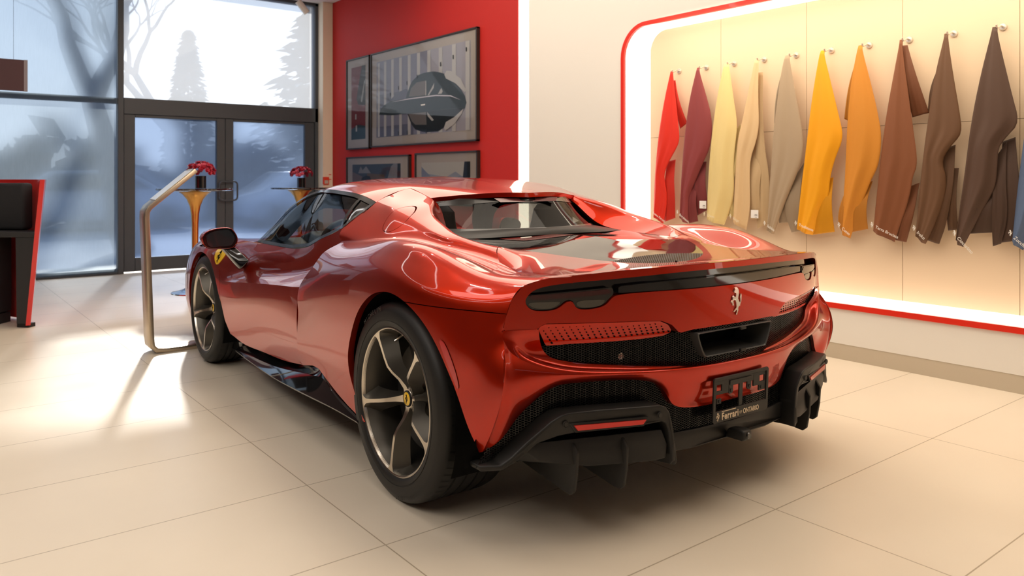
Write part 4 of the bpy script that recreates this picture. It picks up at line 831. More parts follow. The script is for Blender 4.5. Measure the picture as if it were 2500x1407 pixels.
# ================================================================ side skirts
SK = [[(2.00,.895,.222),(1.91,.890,.235),(1.577,.885,.24),(1.209,.885,.265),(1.034,.888,.283),(.867,.895,.305),(.78,.905,.322),(.70,.915,.305),(.55,.93,.268),(.40,.94,.242),(.28,.945,.226)],
      [(1.99,.895,.200),(1.91,.862,.215),(1.577,.85,.222),(1.209,.85,.240),(1.034,.862,.262),(.867,.885,.288),(.78,.902,.312),(.70,.918,.300),(.55,.934,.266),(.40,.943,.240),(.28,.948,.224)],
      [(1.96,.926,.192),(1.6,.914,.204),(1.38,.910,.213),(1.15,.910,.236),(.926,.913,.265),(.78,.920,.285),(.69,.925,.292),(.55,.938,.262),(.40,.947,.236),(.28,.951,.220)],
      [(1.95,.930,.190),(1.6,.945,.189),(1.27,.955,.189),(1.0,.957,.196),(.73,.958,.207),(.55,.958,.214),(.43,.957,.216),(.28,.955,.214)],
      [(1.94,.928,.184),(1.6,.942,.182),(1.27,.951,.182),(1.0,.953,.188),(.73,.953,.198),(.55,.952,.205),(.43,.951,.207),(.28,.95,.206)],
      [(1.94,.80,.17),(1.6,.80,.16),(1.27,.80,.16),(1.0,.80,.16),(.73,.80,.16),(.55,.80,.17),(.43,.80,.18),(.28,.80,.18)]]
sk = surf(SK, 90, 40, (1.1, .5, .3), crease=[1, 2, 3, 4])
mirror_pair('side_skirt', sk, GLOSSBLK)
# ================================================================ glazing
APIL = [(1.967,.800,.797),(1.931,.763,.845),(1.885,.722,.905),(1.815,.682,.977),(1.73,.643,1.036),(1.64,.612,1.075),(1.55,.585,1.099)]
top_c = APIL + [(1.40,.612,1.103),(1.287,.620,1.102),(1.081,.635,1.095),(.928,.64,1.084),(.777,.63,1.052)]
bot_c = [(1.967,.800,.797),(1.90,.800,.795),(1.79,.80,.795),(1.61,.80,.796),(1.45,.80,.798),(1.2,.795,.824),(1.066,.79,.866),(.94,.782,.901),(.822,.775,.936),(.81,.745,.965),(.79,.69,1.008),(.777,.63,1.052)]
tr_, br_ = cspline(top_c, 60), lin(bot_c, 60)
kk = np.linspace(0, 1, 60)
md_ = tr_ * .5 + br_ * .5; md_[:, 1] += .022 * np.sin(kk * PI)
sw = surf([tr_, md_, br_], 120, 40, (1.3, 0, .9))
SWP = np.r_[tr_[:, [0, 2]], br_[::-1][:, [0, 2]]]
f_in = lambda V: sdf(xz(V), SWP)
pill = lambda V: (V[:, 0] - np.interp(V[:, 2], [.90, .94, 1.056, 1.09], [.835, .853, .895, .905]))
TRIM = mat('window_trim_black', (0.012, 0.012, 0.013), 0.25, coat=.3)
mirror_pair('window_trim', (sw.clip(lambda V: .016 - f_in(V)) + sw.clip(lambda V: np.minimum(f_in(V) - .016, .012 - np.abs(pill(V))))).offset(.001), TRIM)
mirror_pair('quarter_window', sw.clip(lambda V: np.minimum(f_in(V) - .016, -.012 - pill(V))).offset(-.004), GLOSSBLK)
mirror_pair('side_window', sw.clip(lambda V: np.minimum(f_in(V) - .016, pill(V) - .012)).offset(-.006), CGLASS)
TOPC = tr_[:, [0, 2]]
def dtop(V):
    P = V[:, [0, 2]]; return np.min(np.stack([np.linalg.norm(P - c_, axis=1) for c_ in TOPC[::1]]), 0)
mirror_pair('pillar_lining', sw.clip(lambda V: np.minimum(np.interp(V[:, 0], [.8, 1.0, 1.3, 1.9], [.03, .05, .065, .10]) - dtop(V), pill(V) - .01)).offset(-.05), DEEP)
ws = surf([[(2.42,0,.80),(2.2,0,.90),(1.9,0,1.03),(1.63,0,1.138)], [(2.35,.33,.802),(2.15,.33,.895),(1.87,.32,1.025),(1.605,.30,1.130)], [(2.2,.58,.80),(2.06,.55,.885),(1.85,.50,1.005),(1.58,.44,1.119)], [(2.03,.76,.797),(1.94,.735,.86),(1.80,.65,.985),(1.555,.56,1.102)], APIL[0:1] + [APIL[2], APIL[4], APIL[6]]], 40, 50, ('d', (1, 0, 1)))
sheet_obj('windscreen', ws + ws.mirror(), CGLASS, CAR)
for sg in (1, -1):
    MB().tube([(a - .02, sg * (b_ - .06), c_ - .035) for a, b_, c_ in cspline(APIL + [(1.40,.606,1.10),(1.2,.615,1.098),(1.0,.62,1.085),(.80,.60,1.05)], 40)], .046, 10).obj('pillar_trim', DEEP, CAR, smooth=1)
    MB().tube([(.72, sg * .54, 1.0), (.66, sg * .57, .96), (.62, sg * .60, .90)], .05, 10).obj('pillar_trim', DEEP, CAR, smooth=1)
rg_ = [[(.455,0,1.082),(.50,.2,1.079),(.56,.33,1.065),(.605,.40,1.045)], [(.38,0,1.00),(.42,.2,.998),(.49,.36,.985),(.545,.425,.975)], [(.30,0,.932),(.34,.2,.932),(.41,.38,.925),(.47,.45,.92)]]
rw = surf(rg_, 30, 30, ('d', (-1, 0, .5)))
sheet_obj('rear_window', rw + rw.mirror(), CGLASS, CAR)
RWF = rw.clip(lambda V: .010 - (V[:, 2] - .925 - .0 * V[:, 0])); RWT = rw.clip(lambda V: V[:, 2] - 1.058 + .10 * np.abs(V[:, 1]) ** 1.5)
fr_ = (RWF + RWT).offset(.002); sheet_obj('rear_window_frame', fr_ + fr_.mirror(), TRIM, CAR)
MB().prism([(-.19,1.070),(.19,1.070),(.165,1.052),(-.165,1.052)], -.002, .002, lambda a, b_, h: (.452 - (1.07 - b_) * .9 + .12 * a * a - .004 + h, a, b_)).obj('high_brake_lamp', mat('brake_lamp_strip', (.16, .045, .045), .2, coat=.8), CAR)
lg = surf([[(.30,0,.934),(.34,.2,.934),(.41,.38,.927),(.47,.45,.922)], [(.27,0,.920),(.29,.2,.920),(.33,.40,.914),(.36,.475,.91)], [(.262,0,.905),(.275,.2,.905),(.29,.40,.903),(.30,.482,.905)]], 20, 10, ('d', (0, 0, 1)))
sheet_obj('rear_ledge', lg + lg.mirror(), MATBLK, CAR)
# ================================================================ door mirrors
def mirror_unit(sg):
    out = [(1.104,.831),(1.09,.855),(1.05,.875),(.998,.884),(.95,.881),(.929,.867),(.905,.82),(.908,.796),(.925,.771),(.967,.763),(1.019,.766),(1.064,.771),(1.09,.788),(1.10,.812)]
    o_ = cspline(np.array(out + out[:1]), 57)[:-1]; cy, cz = 1.0, .82; mb = MB(); secs = []
    for x, s_, dx in ((1.985, .93, 0), (1.978, .965, 0), (1.982, .99, 0), (2.0, 1.0, 0), (2.04, .97, 0), (2.09, .86, -.008), (2.13, .66, -.014), (2.155, .36, -.02), (2.16, .05, -.022)):
        secs.append([(x + dx * 0, sg * (cy + dx + (a - cy) * s_), cz + (b_ - cz) * s_) for a, b_ in o_])
    for p, q in zip(secs[:-1], secs[1:]): mb.add(p + q, [(i, (i + 1) % 56, 56 + (i + 1) % 56, 56 + i) for i in range(56)])
    hs = mb.obj('mirror_housing', PAINT, DOORS[0] if sg > 0 else DOORS[1], smooth=1.2); par = hs
    mb = MB(); mb.add([(1.984, sg * (cy + (a - cy) * .93), cz + (b_ - cz) * .93) for a, b_ in o_], [tuple(range(56))]); 
    g_in = np.array([(1.079,.841),(1.062,.855),(1.028,.866),(.985,.871),(.957,.870),(.941,.856),(.924,.82),(.930,.80),(.943,.784),(1.011,.779),(1.054,.779),(1.068,.79),(1.075,.81)])
    return hs, g_in, secs
MGL = mat('mirror_glass', (0.02, 0.022, 0.026), 0.03, coat=.5)
for sg, dr in ((1, DOORS[0]), (-1, DOORS[1])):
    hs, g_in, secs = mirror_unit(sg)
    # black inner bezel and lower half, dark reflecting glass
    mb = MB(); P = [(1.9835, sg * (1.0 + (a - 1.0) * .955), .82 + (b_ - .82) * .955) for a, b_ in cspline(np.array([(1.104,.831),(1.09,.855),(1.05,.875),(.998,.884),(.95,.881),(.929,.867),(.905,.82),(.908,.796),(.925,.771),(.967,.763),(1.019,.766),(1.064,.771),(1.09,.788),(1.10,.812),(1.104,.831)]), 49)[:-1]]
    mb.add(P, [tuple(range(48))]); mb.obj('mirror_bezel', GLOSSBLK, dr)
    mb = MB(); q = cspline(np.r_[g_in, g_in[:1]], 41)[:-1]; mb.add([(1.9805 + .012 * (b_ - .82), sg * a, b_) for a, b_ in q], [tuple(range(40))]); mb.obj('mirror_glass', MGL, dr)
    am = MB()
    top_ = [(1.99,.985,.768),(2.06,.985,.768),(2.06,.915,.768),(1.99,.915,.768)]; bt = [(1.925,.905,.650),(1.985,.905,.640),(1.965,.868,.648),(1.895,.868,.700)]
    am.add([(a, sg * b_, c_) for a, b_, c_ in top_ + bt], [(0, 1, 2, 3), (7, 6, 5, 4), (0, 4, 5, 1), (1, 5, 6, 2), (2, 6, 7, 3), (3, 7, 4, 0)])
    am.obj('mirror_arm', GLOSSBLK, dr, bevel=.006, seg=2, smooth=.9)
    lowh = MB(); s3 = [[(x, y, min(z, .785)) for x, y, z in s_] for s_ in secs[2:]]
    for p, q in zip(s3[:-1], s3[1:]):
        p2 = [(x, y * 1.0 + (.0015 if y > sg else -.0015), z - .0015) for x, y, z in p]; q2 = [(x, y + (.0015 if y > sg else -.0015), z - .0015) for x, y, z in q]
        lowh.add(p2 + q2, [(i, (i + 1) % 56, 56 + (i + 1) % 56, 56 + i) for i in range(56)])
    lowh.obj('mirror_base', GLOSSBLK, dr, smooth=1)
# ================================================================ markers, badge, window-line details
ORANGE = mat('marker_orange', (0.75, 0.16, 0.01), 0.2, coat=1.0); RMARK = mat('marker_red', (0.45, 0.004, 0.006), 0.15, coat=1.0)
for sg in (1, -1):
    def put(name, base, poly, off, m, cond=None):
        s_ = base.clip(lambda V: sdf(xz(V), poly)).offset(off)
        return sheet_obj(name, s_ if sg > 0 else s_.mirror(), m, CAR)
    put('side_marker', SIDE, chaik([(2.995,.62),(3.045,.61),(3.075,.53),(3.085,.42),(3.035,.40),(3.03,.48),(3.01,.56)], 1), .002, ORANGE)
    put('side_reflector', qb, chaik([(-.322,.640),(-.352,.628),(-.395,.560),(-.415,.50),(-.408,.485),(-.376,.545),(-.335,.61)], 1), .0025, RMARK)
SH = chaik([(2.236,.738),(2.37,.738),(2.372,.70),(2.35,.665),(2.303,.637),(2.258,.665),(2.234,.70)], 1)
sh_ = sheet_obj('shield_badge', SIDE.clip(lambda V: sdf(xz(V), SH)).offset(.003), YEL, CAR, flange=.003)
def side_y(x, z):
    d = (SIDE.V[:, 0] - x) ** 2 + (SIDE.V[:, 2] - z) ** 2; return SIDE.V[d.argmin(), 1]
horse('shield_horse', .075, DEEP, sh_, lambda a, b_, h: (2.303 - a, side_y(2.303 - a, .692 + b_) + .0045 + h, .692 + b_), .0005)
# ================================================================ cabin
LEA = mat('leather_black', (0.02, 0.02, 0.021), 0.5); LEAG = mat('leather_grey', (0.16, 0.17, 0.17), 0.45); REDS = mat('cabin_red', (0.5, .02, .01), .4)
MB().box((1.30, 0, .30), (1.7, 1.5, .06)).obj('cabin_floor', DEEP, CAR)
MB().box((.58, 0, .62), (.06, 1.46, .58)).obj('bulkhead', DEEP, CAR)
for sg in (1, -1):
    MB().prism([(.80,.36),(.80,.86),(1.06,.845),(1.2,.80),(1.45,.775),(1.98,.77),(1.98,.36)], .68, .755, lambda a, b_, h: (a, h * sg, b_)).obj('door_lining', LEAG if sg < 0 else LEA, CAR, bevel=.01)
    MB().tube([(1.95, sg * .672, .765), (1.6, sg * .672, .745), (1.3, sg * .672, .73), (1.0, sg * .672, .76)], .012, 8).obj('door_piping', REDS, CAR)
    st = thing('x', '', 'x') if False else None
    yc = .37 * sg; mb = MB()
    back = [[(x, yc + a * w_, z) for a in np.cos(np.linspace(0, 2 * PI, 25)[:-1])] for x, w_, z in ()]
    def seat():
        m_ = MB(); secs = [(.86, .40, .20, .07), (.80, .55, .235, .075), (.76, .70, .23, .07), (.735, .80, .19, .06), (.72, .87, .145, .05), (.715, .95, .125, .05), (.71, 1.00, .115, .05), (.715, 1.032, .085, .035)]
        R_s = []
        for x, z, w_, d in secs: R_s.append([(x + d * math.sin(t) * abs(math.sin(t)) ** -.3, yc + w_ * math.copysign(abs(math.cos(t)) ** .55, math.cos(t)), z) if abs(math.sin(t)) > 1e-6 else (x, yc + w_ * math.cos(t), z) for t in np.linspace(0, 2 * PI, 25)[:-1]])
        for p, q in zip(R_s[:-1], R_s[1:]): m_.add(p + q, [(i, (i + 1) % 24, 24 + (i + 1) % 24, 24 + i) for i in range(24)])
        m_.add(R_s[-1], [tuple(range(24))]); m_.add([(.85, yc - .22, .36), (1.35, yc - .22, .44), (1.35, yc + .22, .44), (.85, yc + .22, .36), (.85, yc - .22, .48), (1.35, yc - .22, .55), (1.35, yc + .22, .55), (.85, yc + .22, .48)], [(3, 2, 1, 0), (4, 5, 6, 7), (0, 1, 5, 4), (1, 2, 6, 5), (2, 3, 7, 6), (3, 0, 4, 7)]); return m_
    seat().obj('seat', LEA, CAR, smooth=1.0)
d_ = MB(); d_.prism([(1.80,.55),(1.76,.74),(1.80,.79),(1.92,.815),(2.10,.80),(2.15,.55)], -.70, .70, lambda a, b_, h: (a, h, b_)); d_.obj('dashboard', LEAG, CAR, bevel=.02, seg=3, smooth=.8)
bn = MB(); bn.prism([(1.70,.78),(1.72,.84),(1.80,.855),(1.95,.82),(1.95,.75),(1.74,.74)], .20, .56, lambda a, b_, h: (a, h, b_)); bn.obj('instrument_binnacle', LEA, CAR, bevel=.02, seg=3, smooth=.8)
sw_ = MB(); Rm = Matrix.Rotation(math.radians(22), 4, 'Y'); cc = Vector((1.60, .38, .745))
ring_p = [cc + Rm @ Vector((0, .182 * math.cos(a), .182 * math.sin(a) * (.93 if math.sin(a) < 0 else 1))) for a in np.linspace(0, 2 * PI, 41)[:-1]]
sw_.tube(ring_p + ring_p[:1], .0165, 10, False)
for a in (0, PI, -PI / 2): sw_.tube([cc, cc + Rm @ Vector((0, .18 * math.cos(a), .18 * math.sin(a)))], [.03, .012], 8)
sw_.obj('steering_wheel', LEA, CAR, smooth=1)
MB().tube([cc, cc + Vector((.25, 0, -.05))], .035, 10).obj('steering_column', LEA, CAR)
hl = roof.clip(lambda V: V[:, 0] - .62).offset(-.03); sheet_obj('headliner', hl + hl.mirror(), DEEP, CAR)
# ================================================================ leather swatches on hooks
CLOTHS={
'red':(4.094,[(0.019,-0.014),(0.066,-0.219),(0.122,-0.563),(0.17,-0.927),(0.195,-1.148)],[(-0.009,-0.017),(-0.054,-0.228),(-0.09,-0.429),(-0.108,-0.557),(-0.054,-0.64),(0.028,-0.753),(0.056,-0.839),(0.028,-0.969),(0.038,-1.07),(0.084,-1.209)],[([(0.038,-0.71),(0.047,-0.854),(0.038,-1.027),(0.075,-1.201)],[(-0.023,-0.697),(-0.031,-0.854),(-0.045,-0.996),(-0.023,-1.161)]),([(-0.012,-0.067),(-0.054,-0.228),(-0.087,-0.457)],[(-0.016,-0.068),(-0.081,-0.23),(-0.137,-0.417)])]),
'bordeaux':(3.827,[(0.026,-0.016),(0.078,-0.241),(0.114,-0.52),(0.149,-0.828),(0.185,-1.154)],[(0.0,-0.019),(-0.076,-0.212),(-0.143,-0.408),(-0.127,-0.611),(-0.043,-0.746),(0.017,-0.856),(0.087,-0.982),(0.078,-1.066),(0.114,-1.198)],[([(0.043,-0.856),(0.078,-0.996),(0.087,-1.197)],[(0.016,-0.856),(0.016,-1.009),(0.021,-1.178)]),([(0.026,-0.717),(0.017,-0.856),(0.009,-1.133)],[(-0.051,-0.719),(-0.063,-0.856),(-0.08,-1.082)])]),
'cream':(3.571,[(0.031,-0.012),(0.08,-0.263),(0.121,-0.586),(0.155,-0.858),(0.188,-1.16)],[(-0.017,-0.011),(-0.065,-0.235),(-0.112,-0.449),(-0.093,-0.593),(-0.074,-0.752),(-0.076,-0.924),(-0.049,-1.043),(0.031,-1.193)],[([(-0.033,-0.538),(-0.049,-0.725),(-0.033,-0.991),(-0.017,-1.128)],[(-0.108,-0.449),(-0.118,-0.686),(-0.055,-0.911),(-0.054,-1.127)])]),
'beige':(3.314,[(0.023,-0.012),(0.06,-0.209),(0.114,-0.454),(0.148,-0.557),(0.176,-0.86),(0.208,-1.166)],[(-0.015,-0.016),(-0.025,-0.294),(-0.04,-0.462),(-0.015,-0.589),(0.035,-0.704),(0.041,-0.86),(0.041,-1.055),(0.083,-1.219)],[([(0.053,-0.665),(0.045,-0.86),(0.038,-0.938),(0.038,-1.139)],[(-0.022,-0.538),(-0.067,-0.706),(-0.027,-0.898),(-0.025,-1.136)]),([(-0.016,-0.087),(-0.015,-0.602),(-0.015,-0.989),(-0.007,-1.208)],[(-0.034,-0.089),(-0.059,-0.578),(-0.113,-0.872),(-0.086,-1.165)])]),
'greige':(3.059,[(0.038,-0.022),(0.066,-0.207),(0.094,-0.482),(0.116,-0.734),(0.152,-1.051),(0.171,-1.205)],[(-0.004,-0.021),(-0.066,-0.268),(-0.133,-0.567),(-0.12,-0.725),(-0.066,-0.847),(0.003,-0.984),(0.073,-1.137),(0.116,-1.236)],[([(-0.039,-0.86),(0.003,-0.984),(-0.004,-1.109),(-0.032,-1.219)],[(-0.107,-0.737),(-0.1,-0.86),(-0.093,-1.044),(-0.077,-1.204)]),([(0.045,-0.046),(0.094,-0.255),(0.13,-0.455)],[(0.038,-0.047),(0.059,-0.258),(0.094,-0.469)]),([(0.031,-0.922),(0.073,-1.159)],[(0.01,-0.922),(0.006,-1.149)])]),
'yellow':(2.799,[(0.032,-0.018),(0.069,-0.275),(0.109,-0.648),(0.158,-0.963),(0.193,-1.193)],[(0.0,-0.022),(-0.058,-0.225),(-0.122,-0.461),(-0.15,-0.583),(-0.084,-0.727),(-0.051,-0.849),(-0.042,-0.959),(0.021,-1.097),(0.086,-1.227)],[([(-0.031,-0.849),(0.008,-1.022),(0.069,-1.226)],[(-0.058,-0.837),(-0.064,-1.02),(-0.068,-1.197)])]),
'tan':(2.541,[(0.029,-0.021),(0.06,-0.203),(0.079,-0.441),(0.097,-0.778),(0.123,-1.019),(0.138,-1.189)],[(-0.002,-0.025),(-0.063,-0.227),(-0.116,-0.43),(-0.145,-0.594),(-0.122,-0.768),(-0.075,-0.85),(-0.039,-0.932),(0.023,-1.076),(0.079,-1.234)],[([(0.035,-0.897),(0.047,-1.077),(0.072,-1.198)],[(-0.063,-0.861),(-0.039,-1.015),(-0.036,-1.166)]),([(0.029,-0.033),(0.079,-0.237),(0.129,-0.456)],[(0.023,-0.034),(0.06,-0.239),(0.079,-0.483)]),([(0.11,-0.898),(0.148,-1.02),(0.166,-1.142),(0.129,-1.223)],[(0.091,-0.898),(0.097,-1.018),(0.104,-1.139),(0.11,-1.222)])]),
'rust':(2.288,[(0.016,-0.026),(0.044,-0.206),(0.084,-0.456),(0.119,-0.721),(0.155,-0.989),(0.181,-1.177)],[(-0.001,-0.028),(-0.046,-0.305),(-0.085,-0.556),(-0.112,-0.758),(-0.079,-0.837),(-0.068,-0.916),(-0.041,-1.018),(0.004,-1.133),(0.038,-1.236)],[([(-0.063,-0.893),(-0.041,-1.018),(0.027,-1.226)],[(-0.098,-0.87),(-0.085,-1.061),(-0.021,-1.234)]),([(-0.005,-0.029),(-0.046,-0.272),(-0.076,-0.475)],[(-0.024,-0.031),(-0.101,-0.254),(-0.152,-0.454)])]),
'brown':(2.029,[(0.014,-0.023),(0.056,-0.231),(0.087,-0.472),(0.12,-0.726),(0.152,-0.982),(0.176,-1.185)],[(-0.009,-0.026),(-0.043,-0.242),(-0.083,-0.461),(-0.098,-0.59),(-0.038,-0.653),(0.019,-0.738),(-0.012,-0.848),(0.003,-0.979),(0.056,-1.112),(0.12,-1.237)],[([(0.003,-0.673),(-0.002,-0.891),(0.045,-1.09),(0.096,-1.214)],[(-0.043,-0.648),(-0.046,-0.891),(-0.002,-1.109),(0.048,-1.233)]),([(0.047,-0.172),(0.082,-0.284),(0.114,-0.442)],[(0.043,-0.172),(0.056,-0.286),(0.085,-0.455)]),([(-0.027,-0.783),(-0.017,-1.152)],[(-0.056,-0.783),(-0.053,-1.142)])]),
'umber':(1.769,[(0.021,-0.026),(0.069,-0.256),(0.113,-0.517),(0.152,-0.836),(0.187,-1.051),(0.207,-1.203)],[(-0.008,-0.03),(-0.045,-0.196),(-0.091,-0.396),(-0.127,-0.541),(-0.068,-0.61),(-0.022,-0.67),(-0.017,-0.763),(-0.008,-0.888),(0.035,-0.972),(0.113,-1.123),(0.172,-1.241)],[([(-0.012,-0.732),(-0.012,-0.94),(-0.005,-1.096),(-0.003,-1.226)],[(-0.051,-0.64),(-0.054,-0.836),(-0.068,-1.052),(-0.022,-1.209)]),([(-0.003,-0.888),(0.064,-1.025),(0.132,-1.164)],[(-0.012,-0.888),(-0.01,-1.023),(-0.005,-1.146)]),([(-0.045,-0.64),(-0.049,-0.888),(-0.02,-1.209)],[(-0.088,-0.616),(-0.123,-0.887),(-0.15,-1.175)])]),
}
def leather(name, c): 
    m = mat(name, c, .62, spec=.35); noise_bump(m, 700, .18, .0006); return m
SWC = {'red': (.72,.028,.012), 'bordeaux': (.26,.045,.045), 'cream': (.80,.62,.27), 'beige': (.72,.50,.27), 'greige': (.42,.31,.20), 'yellow': (.85,.36,.005), 'tan': (.62,.24,.025), 'rust': (.22,.075,.028), 'brown': (.135,.065,.030), 'umber': (.085,.045,.028), 'blue': (.09,.13,.22)}
SWL = {'red': 'scarlet leather swatch at the far left of the hanging row', 'bordeaux': 'wine-red leather swatch beside the scarlet one', 'cream': 'pale lemon-cream leather swatch hanging from a hook', 'beige': 'light sand-beige leather swatch with a big turned fold', 'greige': 'grey-beige taupe leather swatch between sand and bright yellow', 'yellow': 'bright sunflower yellow leather swatch on its hook', 'tan': 'golden tan leather swatch right of the bright yellow one', 'rust': 'rust-brown leather swatch with a side flap', 'brown': 'olive brown leather swatch second from the dark one', 'umber': 'darkest umber brown leather swatch on the highest-looking hook', 'blue': 'dusty blue leather swatch cut off by the right edge'}
SWT = {'red': 'Rosso Ferrari', 'bordeaux': 'Bordeaux', 'yellow': 'Tradizione', 'tan': 'Cuoio', 'rust': 'Terra Bruciata', 'brown': 'Iroko', 'umber': 'Cioccolato', 'blue': 'Zucchero', 'greige': 'Sabbia', 'cream': 'Crema', 'beige': 'Beige'}
CLOTHS['blue'] = (1.515, CLOTHS['brown'][1], CLOTHS['brown'][2], CLOTHS['brown'][3])
WHITE_INK = mat('white_print', (.85, .82, .76), .6); HOOKM = mat('hook_satin', (.80, .74, .66), .35, metal=.75)
TAGM = mat('paper_tag', (.86, .82, .78), .6); TAGI = mat('tag_ink', (.30, .26, .24), .6)
HZ = 2.006; HX = 4.815
def rail(P, n_):
    P = np.asarray(P, float)
    for _ in range(2): P = np.r_[P[:1], np.stack([P[:-1] * .75 + P[1:] * .25, P[:-1] * .25 + P[1:] * .75], 1).reshape(-1, 2), P[-1:]]
    return lin(P, n_)
def cloth_layer(Lc, Rc, yh, x0, amp, ph, cols=20, rows=44):
    Ld = rail(Lc, rows); Rd = rail(Rc, rows); s = np.linspace(0, 1, cols)
    G = np.zeros((rows, cols, 3))
    for i in range(rows):
        t = i / (rows - 1); P = Ld[i] * (1 - s)[:, None] + Rd[i] * s[:, None]
        dx = -amp * (t ** .7) * (np.sin(s * PI) * .8 + .28 * np.sin(s * 2 * PI * 1.35 + ph) + .10 * np.sin(s * 2 * PI * 3 + ph * 2 + t * 3)) - .03 * math.sin(t * PI)
        G[i] = np.stack([x0 + dx, yh + P[:, 0], HZ + P[:, 1]], -1)
    return grid_sheet(G, ('d', (-1, -.3, 0)))
def hook(yh, nm):
    t = thing('wall_hook', 'round chrome wall hook holding the ' + nm, 'hook', (4.892, yh - .01, 2.016), 0, 'chrome hooks along the display niche')
    mb = MB(); mb.lathe([(0, -.012), (.017, -.011), (.021, -.004), (.021, .001), (0, .001)], (0, 0, 0), 'x', 24); mb.obj('wall_rosette', HOOKM, t, smooth=.7)
    mb = MB(); mb.tube(cspline([(-.008, 0, 0), (-.035, .0, .002), (-.058, .002, -.008), (-.072, .004, -.012), (-.082, .005, .004)], 14), .0055, 8); mb.obj('hook_arm', HOOKM, t, smooth=1); return t
for i, (nm, (yh, Lc, Rc, backs)) in enumerate(CLOTHS.items()):
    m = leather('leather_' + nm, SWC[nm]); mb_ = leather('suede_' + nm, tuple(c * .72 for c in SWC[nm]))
    hook(yh, SWL[nm].split(' leather')[0] + ' leather swatch')
    t = thing('leather_swatch', SWL[nm], 'leather swatch', (HX, yh, HZ), 0, 'leather swatches hanging in the display niche'); inv = Matrix.Translation((-HX, -yh, -HZ))
    def lay(name, sh, mm, par=None):
        sh.V = sh.V - np.array([HX, yh, HZ]); o = sheet_obj(name, sh, mm, par or t); md = o.modifiers.new('thickness', 'SOLIDIFY'); md.thickness = .0022; md.offset = -1; return o
    Lt = [(Lc[0][0] * .6 + .004, .004)] + list(Lc); Rt = [(Rc[0][0] * .6 - .004, .004)] + list(Rc)
    ft = lay('front_fold', cloth_layer(np.array(Lt), np.array(Rt), yh, HX, .034, i * 1.7), m)
    for k, (bl, br) in enumerate(backs):
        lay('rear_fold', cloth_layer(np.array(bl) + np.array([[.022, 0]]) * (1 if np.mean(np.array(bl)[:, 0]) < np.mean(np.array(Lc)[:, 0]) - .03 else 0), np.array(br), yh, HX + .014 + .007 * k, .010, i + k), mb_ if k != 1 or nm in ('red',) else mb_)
    # printed colour name along the lower hem of the front fold
    pL, pR = np.array(Lc[-1]), np.array(Rc[-1]); d = pR - pL; ang = math.atan2(d[1], -d[0]); wd = np.linalg.norm(d); q = pL + d * .08 + np.array([0, .040])
    if nm in SWT:
        s_ = SWT[nm]; sz = .026; 
        M = Matrix(((0, 0, -1, -.052), (-math.cos(ang), math.sin(ang), 0, q[0] - .030 * math.cos(ang)), (math.sin(ang), math.cos(ang), 0, q[1] + .030 * math.sin(ang)), (0, 0, 0, 1)))
        tx = text_obj('printed_name', s_, sz, WHITE_INK if nm not in ('cream', 'beige') else mat('pale_print', (.80, .70, .52), .6), ft, M)
        horse('printed_mark', .034, tx.data.materials[0], ft, lambda a, b_, h: (-.0525 - h, q[0] - .008 - a, q[1] + .008 + b_), .0004)
    if nm in ('bordeaux', 'beige'):
        br = np.array(backs[1 if nm == 'bordeaux' else 0][1][-1]); c0 = np.array([br[0] + .035, br[1] + .035])
        tg = MB().box((-.014, c0[0], c0[1]), (.002, .062, .058)).obj('paper_tag', TAGM, t, bevel=.0004)
        for w_, z_ in ((.022, -.004), (.022, -.008), (.034, -.013), (.016, -.022)): MB().box((-.0153, c0[0] - .012, c0[1] + z_), (.0006, w_, .003 if z_ > -.009 or z_ < -.02 else .0012)).obj('tag_print', TAGI, tg)
# ================================================================ framed prints on the red wall
FRM = mat('frame_dark_brown', (.018, .013, .011), .45); MATB = mat('mat_board', (.60, .53, .47), .8); FGL = glass_sheet('frame_glass', (.97, .97, .97), .8)
def flat(poly, x, m, par, name):
    P = [Vector((x - XW, a, b_)) for a, b_ in poly]; mb = MB(); tri = tessellate_polygon([[Vector((a, b_, 0)) for a, b_ in poly]]); mb.add(P, [tuple(t) for t in tri]); o = mb.obj(name, m, par); return o
def frame(y0, y1, z0, z1, label, mw, layers):
    """y0 > y1 ; print inside a mat of width mw ; layers = list of (material, polygon in wall coords)"""
    t = thing('framed_print', label, 'picture', (XW, 0, 0), 0, 'framed prints on the red wall'); d = .045; bw = .018
    mb = MB()
    for a, b_, c_, e in ((y0, y1, z1 - bw, z1), (y0, y1, z0, z0 + bw), (y0, y0 - bw, z0, z1), (y1 + bw, y1, z0, z1)): mb.box((-d / 2, (a + b_) / 2, (c_ + e) / 2), (d, abs(a - b_), e - c_))
    mb.obj('frame', FRM, t, bevel=.002, seg=1)
    R = lambda a, b_, c_, e: [(a, c_), (b_, c_), (b_, e), (a, e)]
    flat(R(y0 - bw, y1 + bw, z0 + bw, z1 - bw), XW - .026, MATB, t, 'mat_board')
    pr = None
    for k, (m, P) in enumerate(layers):
        o = flat(P, XW - .0265 - .0004 * k, m, pr or t, 'print' if k == 0 else 'print_detail'); pr = pr or o
    flat(R(y0 - bw, y1 + bw, z0 + bw, z1 - bw), XW - .036, FGL, t, 'frame_glass'); return t
def pm(n_, c, r=.5): return mat('print_' + n_, c, r)
R4 = lambda a, b_, c_, e: [(a, c_), (b_, c_), (b_, e), (a, e)]
lav = pm('lavender', (.30, .30, .40)); whi = pm('white', (.72, .70, .68)); blk = pm('black', (.012, .016, .020)); grn = pm('deep_teal', (.018, .035, .04)); gry = pm('grey', (.22, .19, .18)); pal = pm('pale_lavender', (.50, .48, .55)); dlv = pm('dusk', (.16, .17, .25))
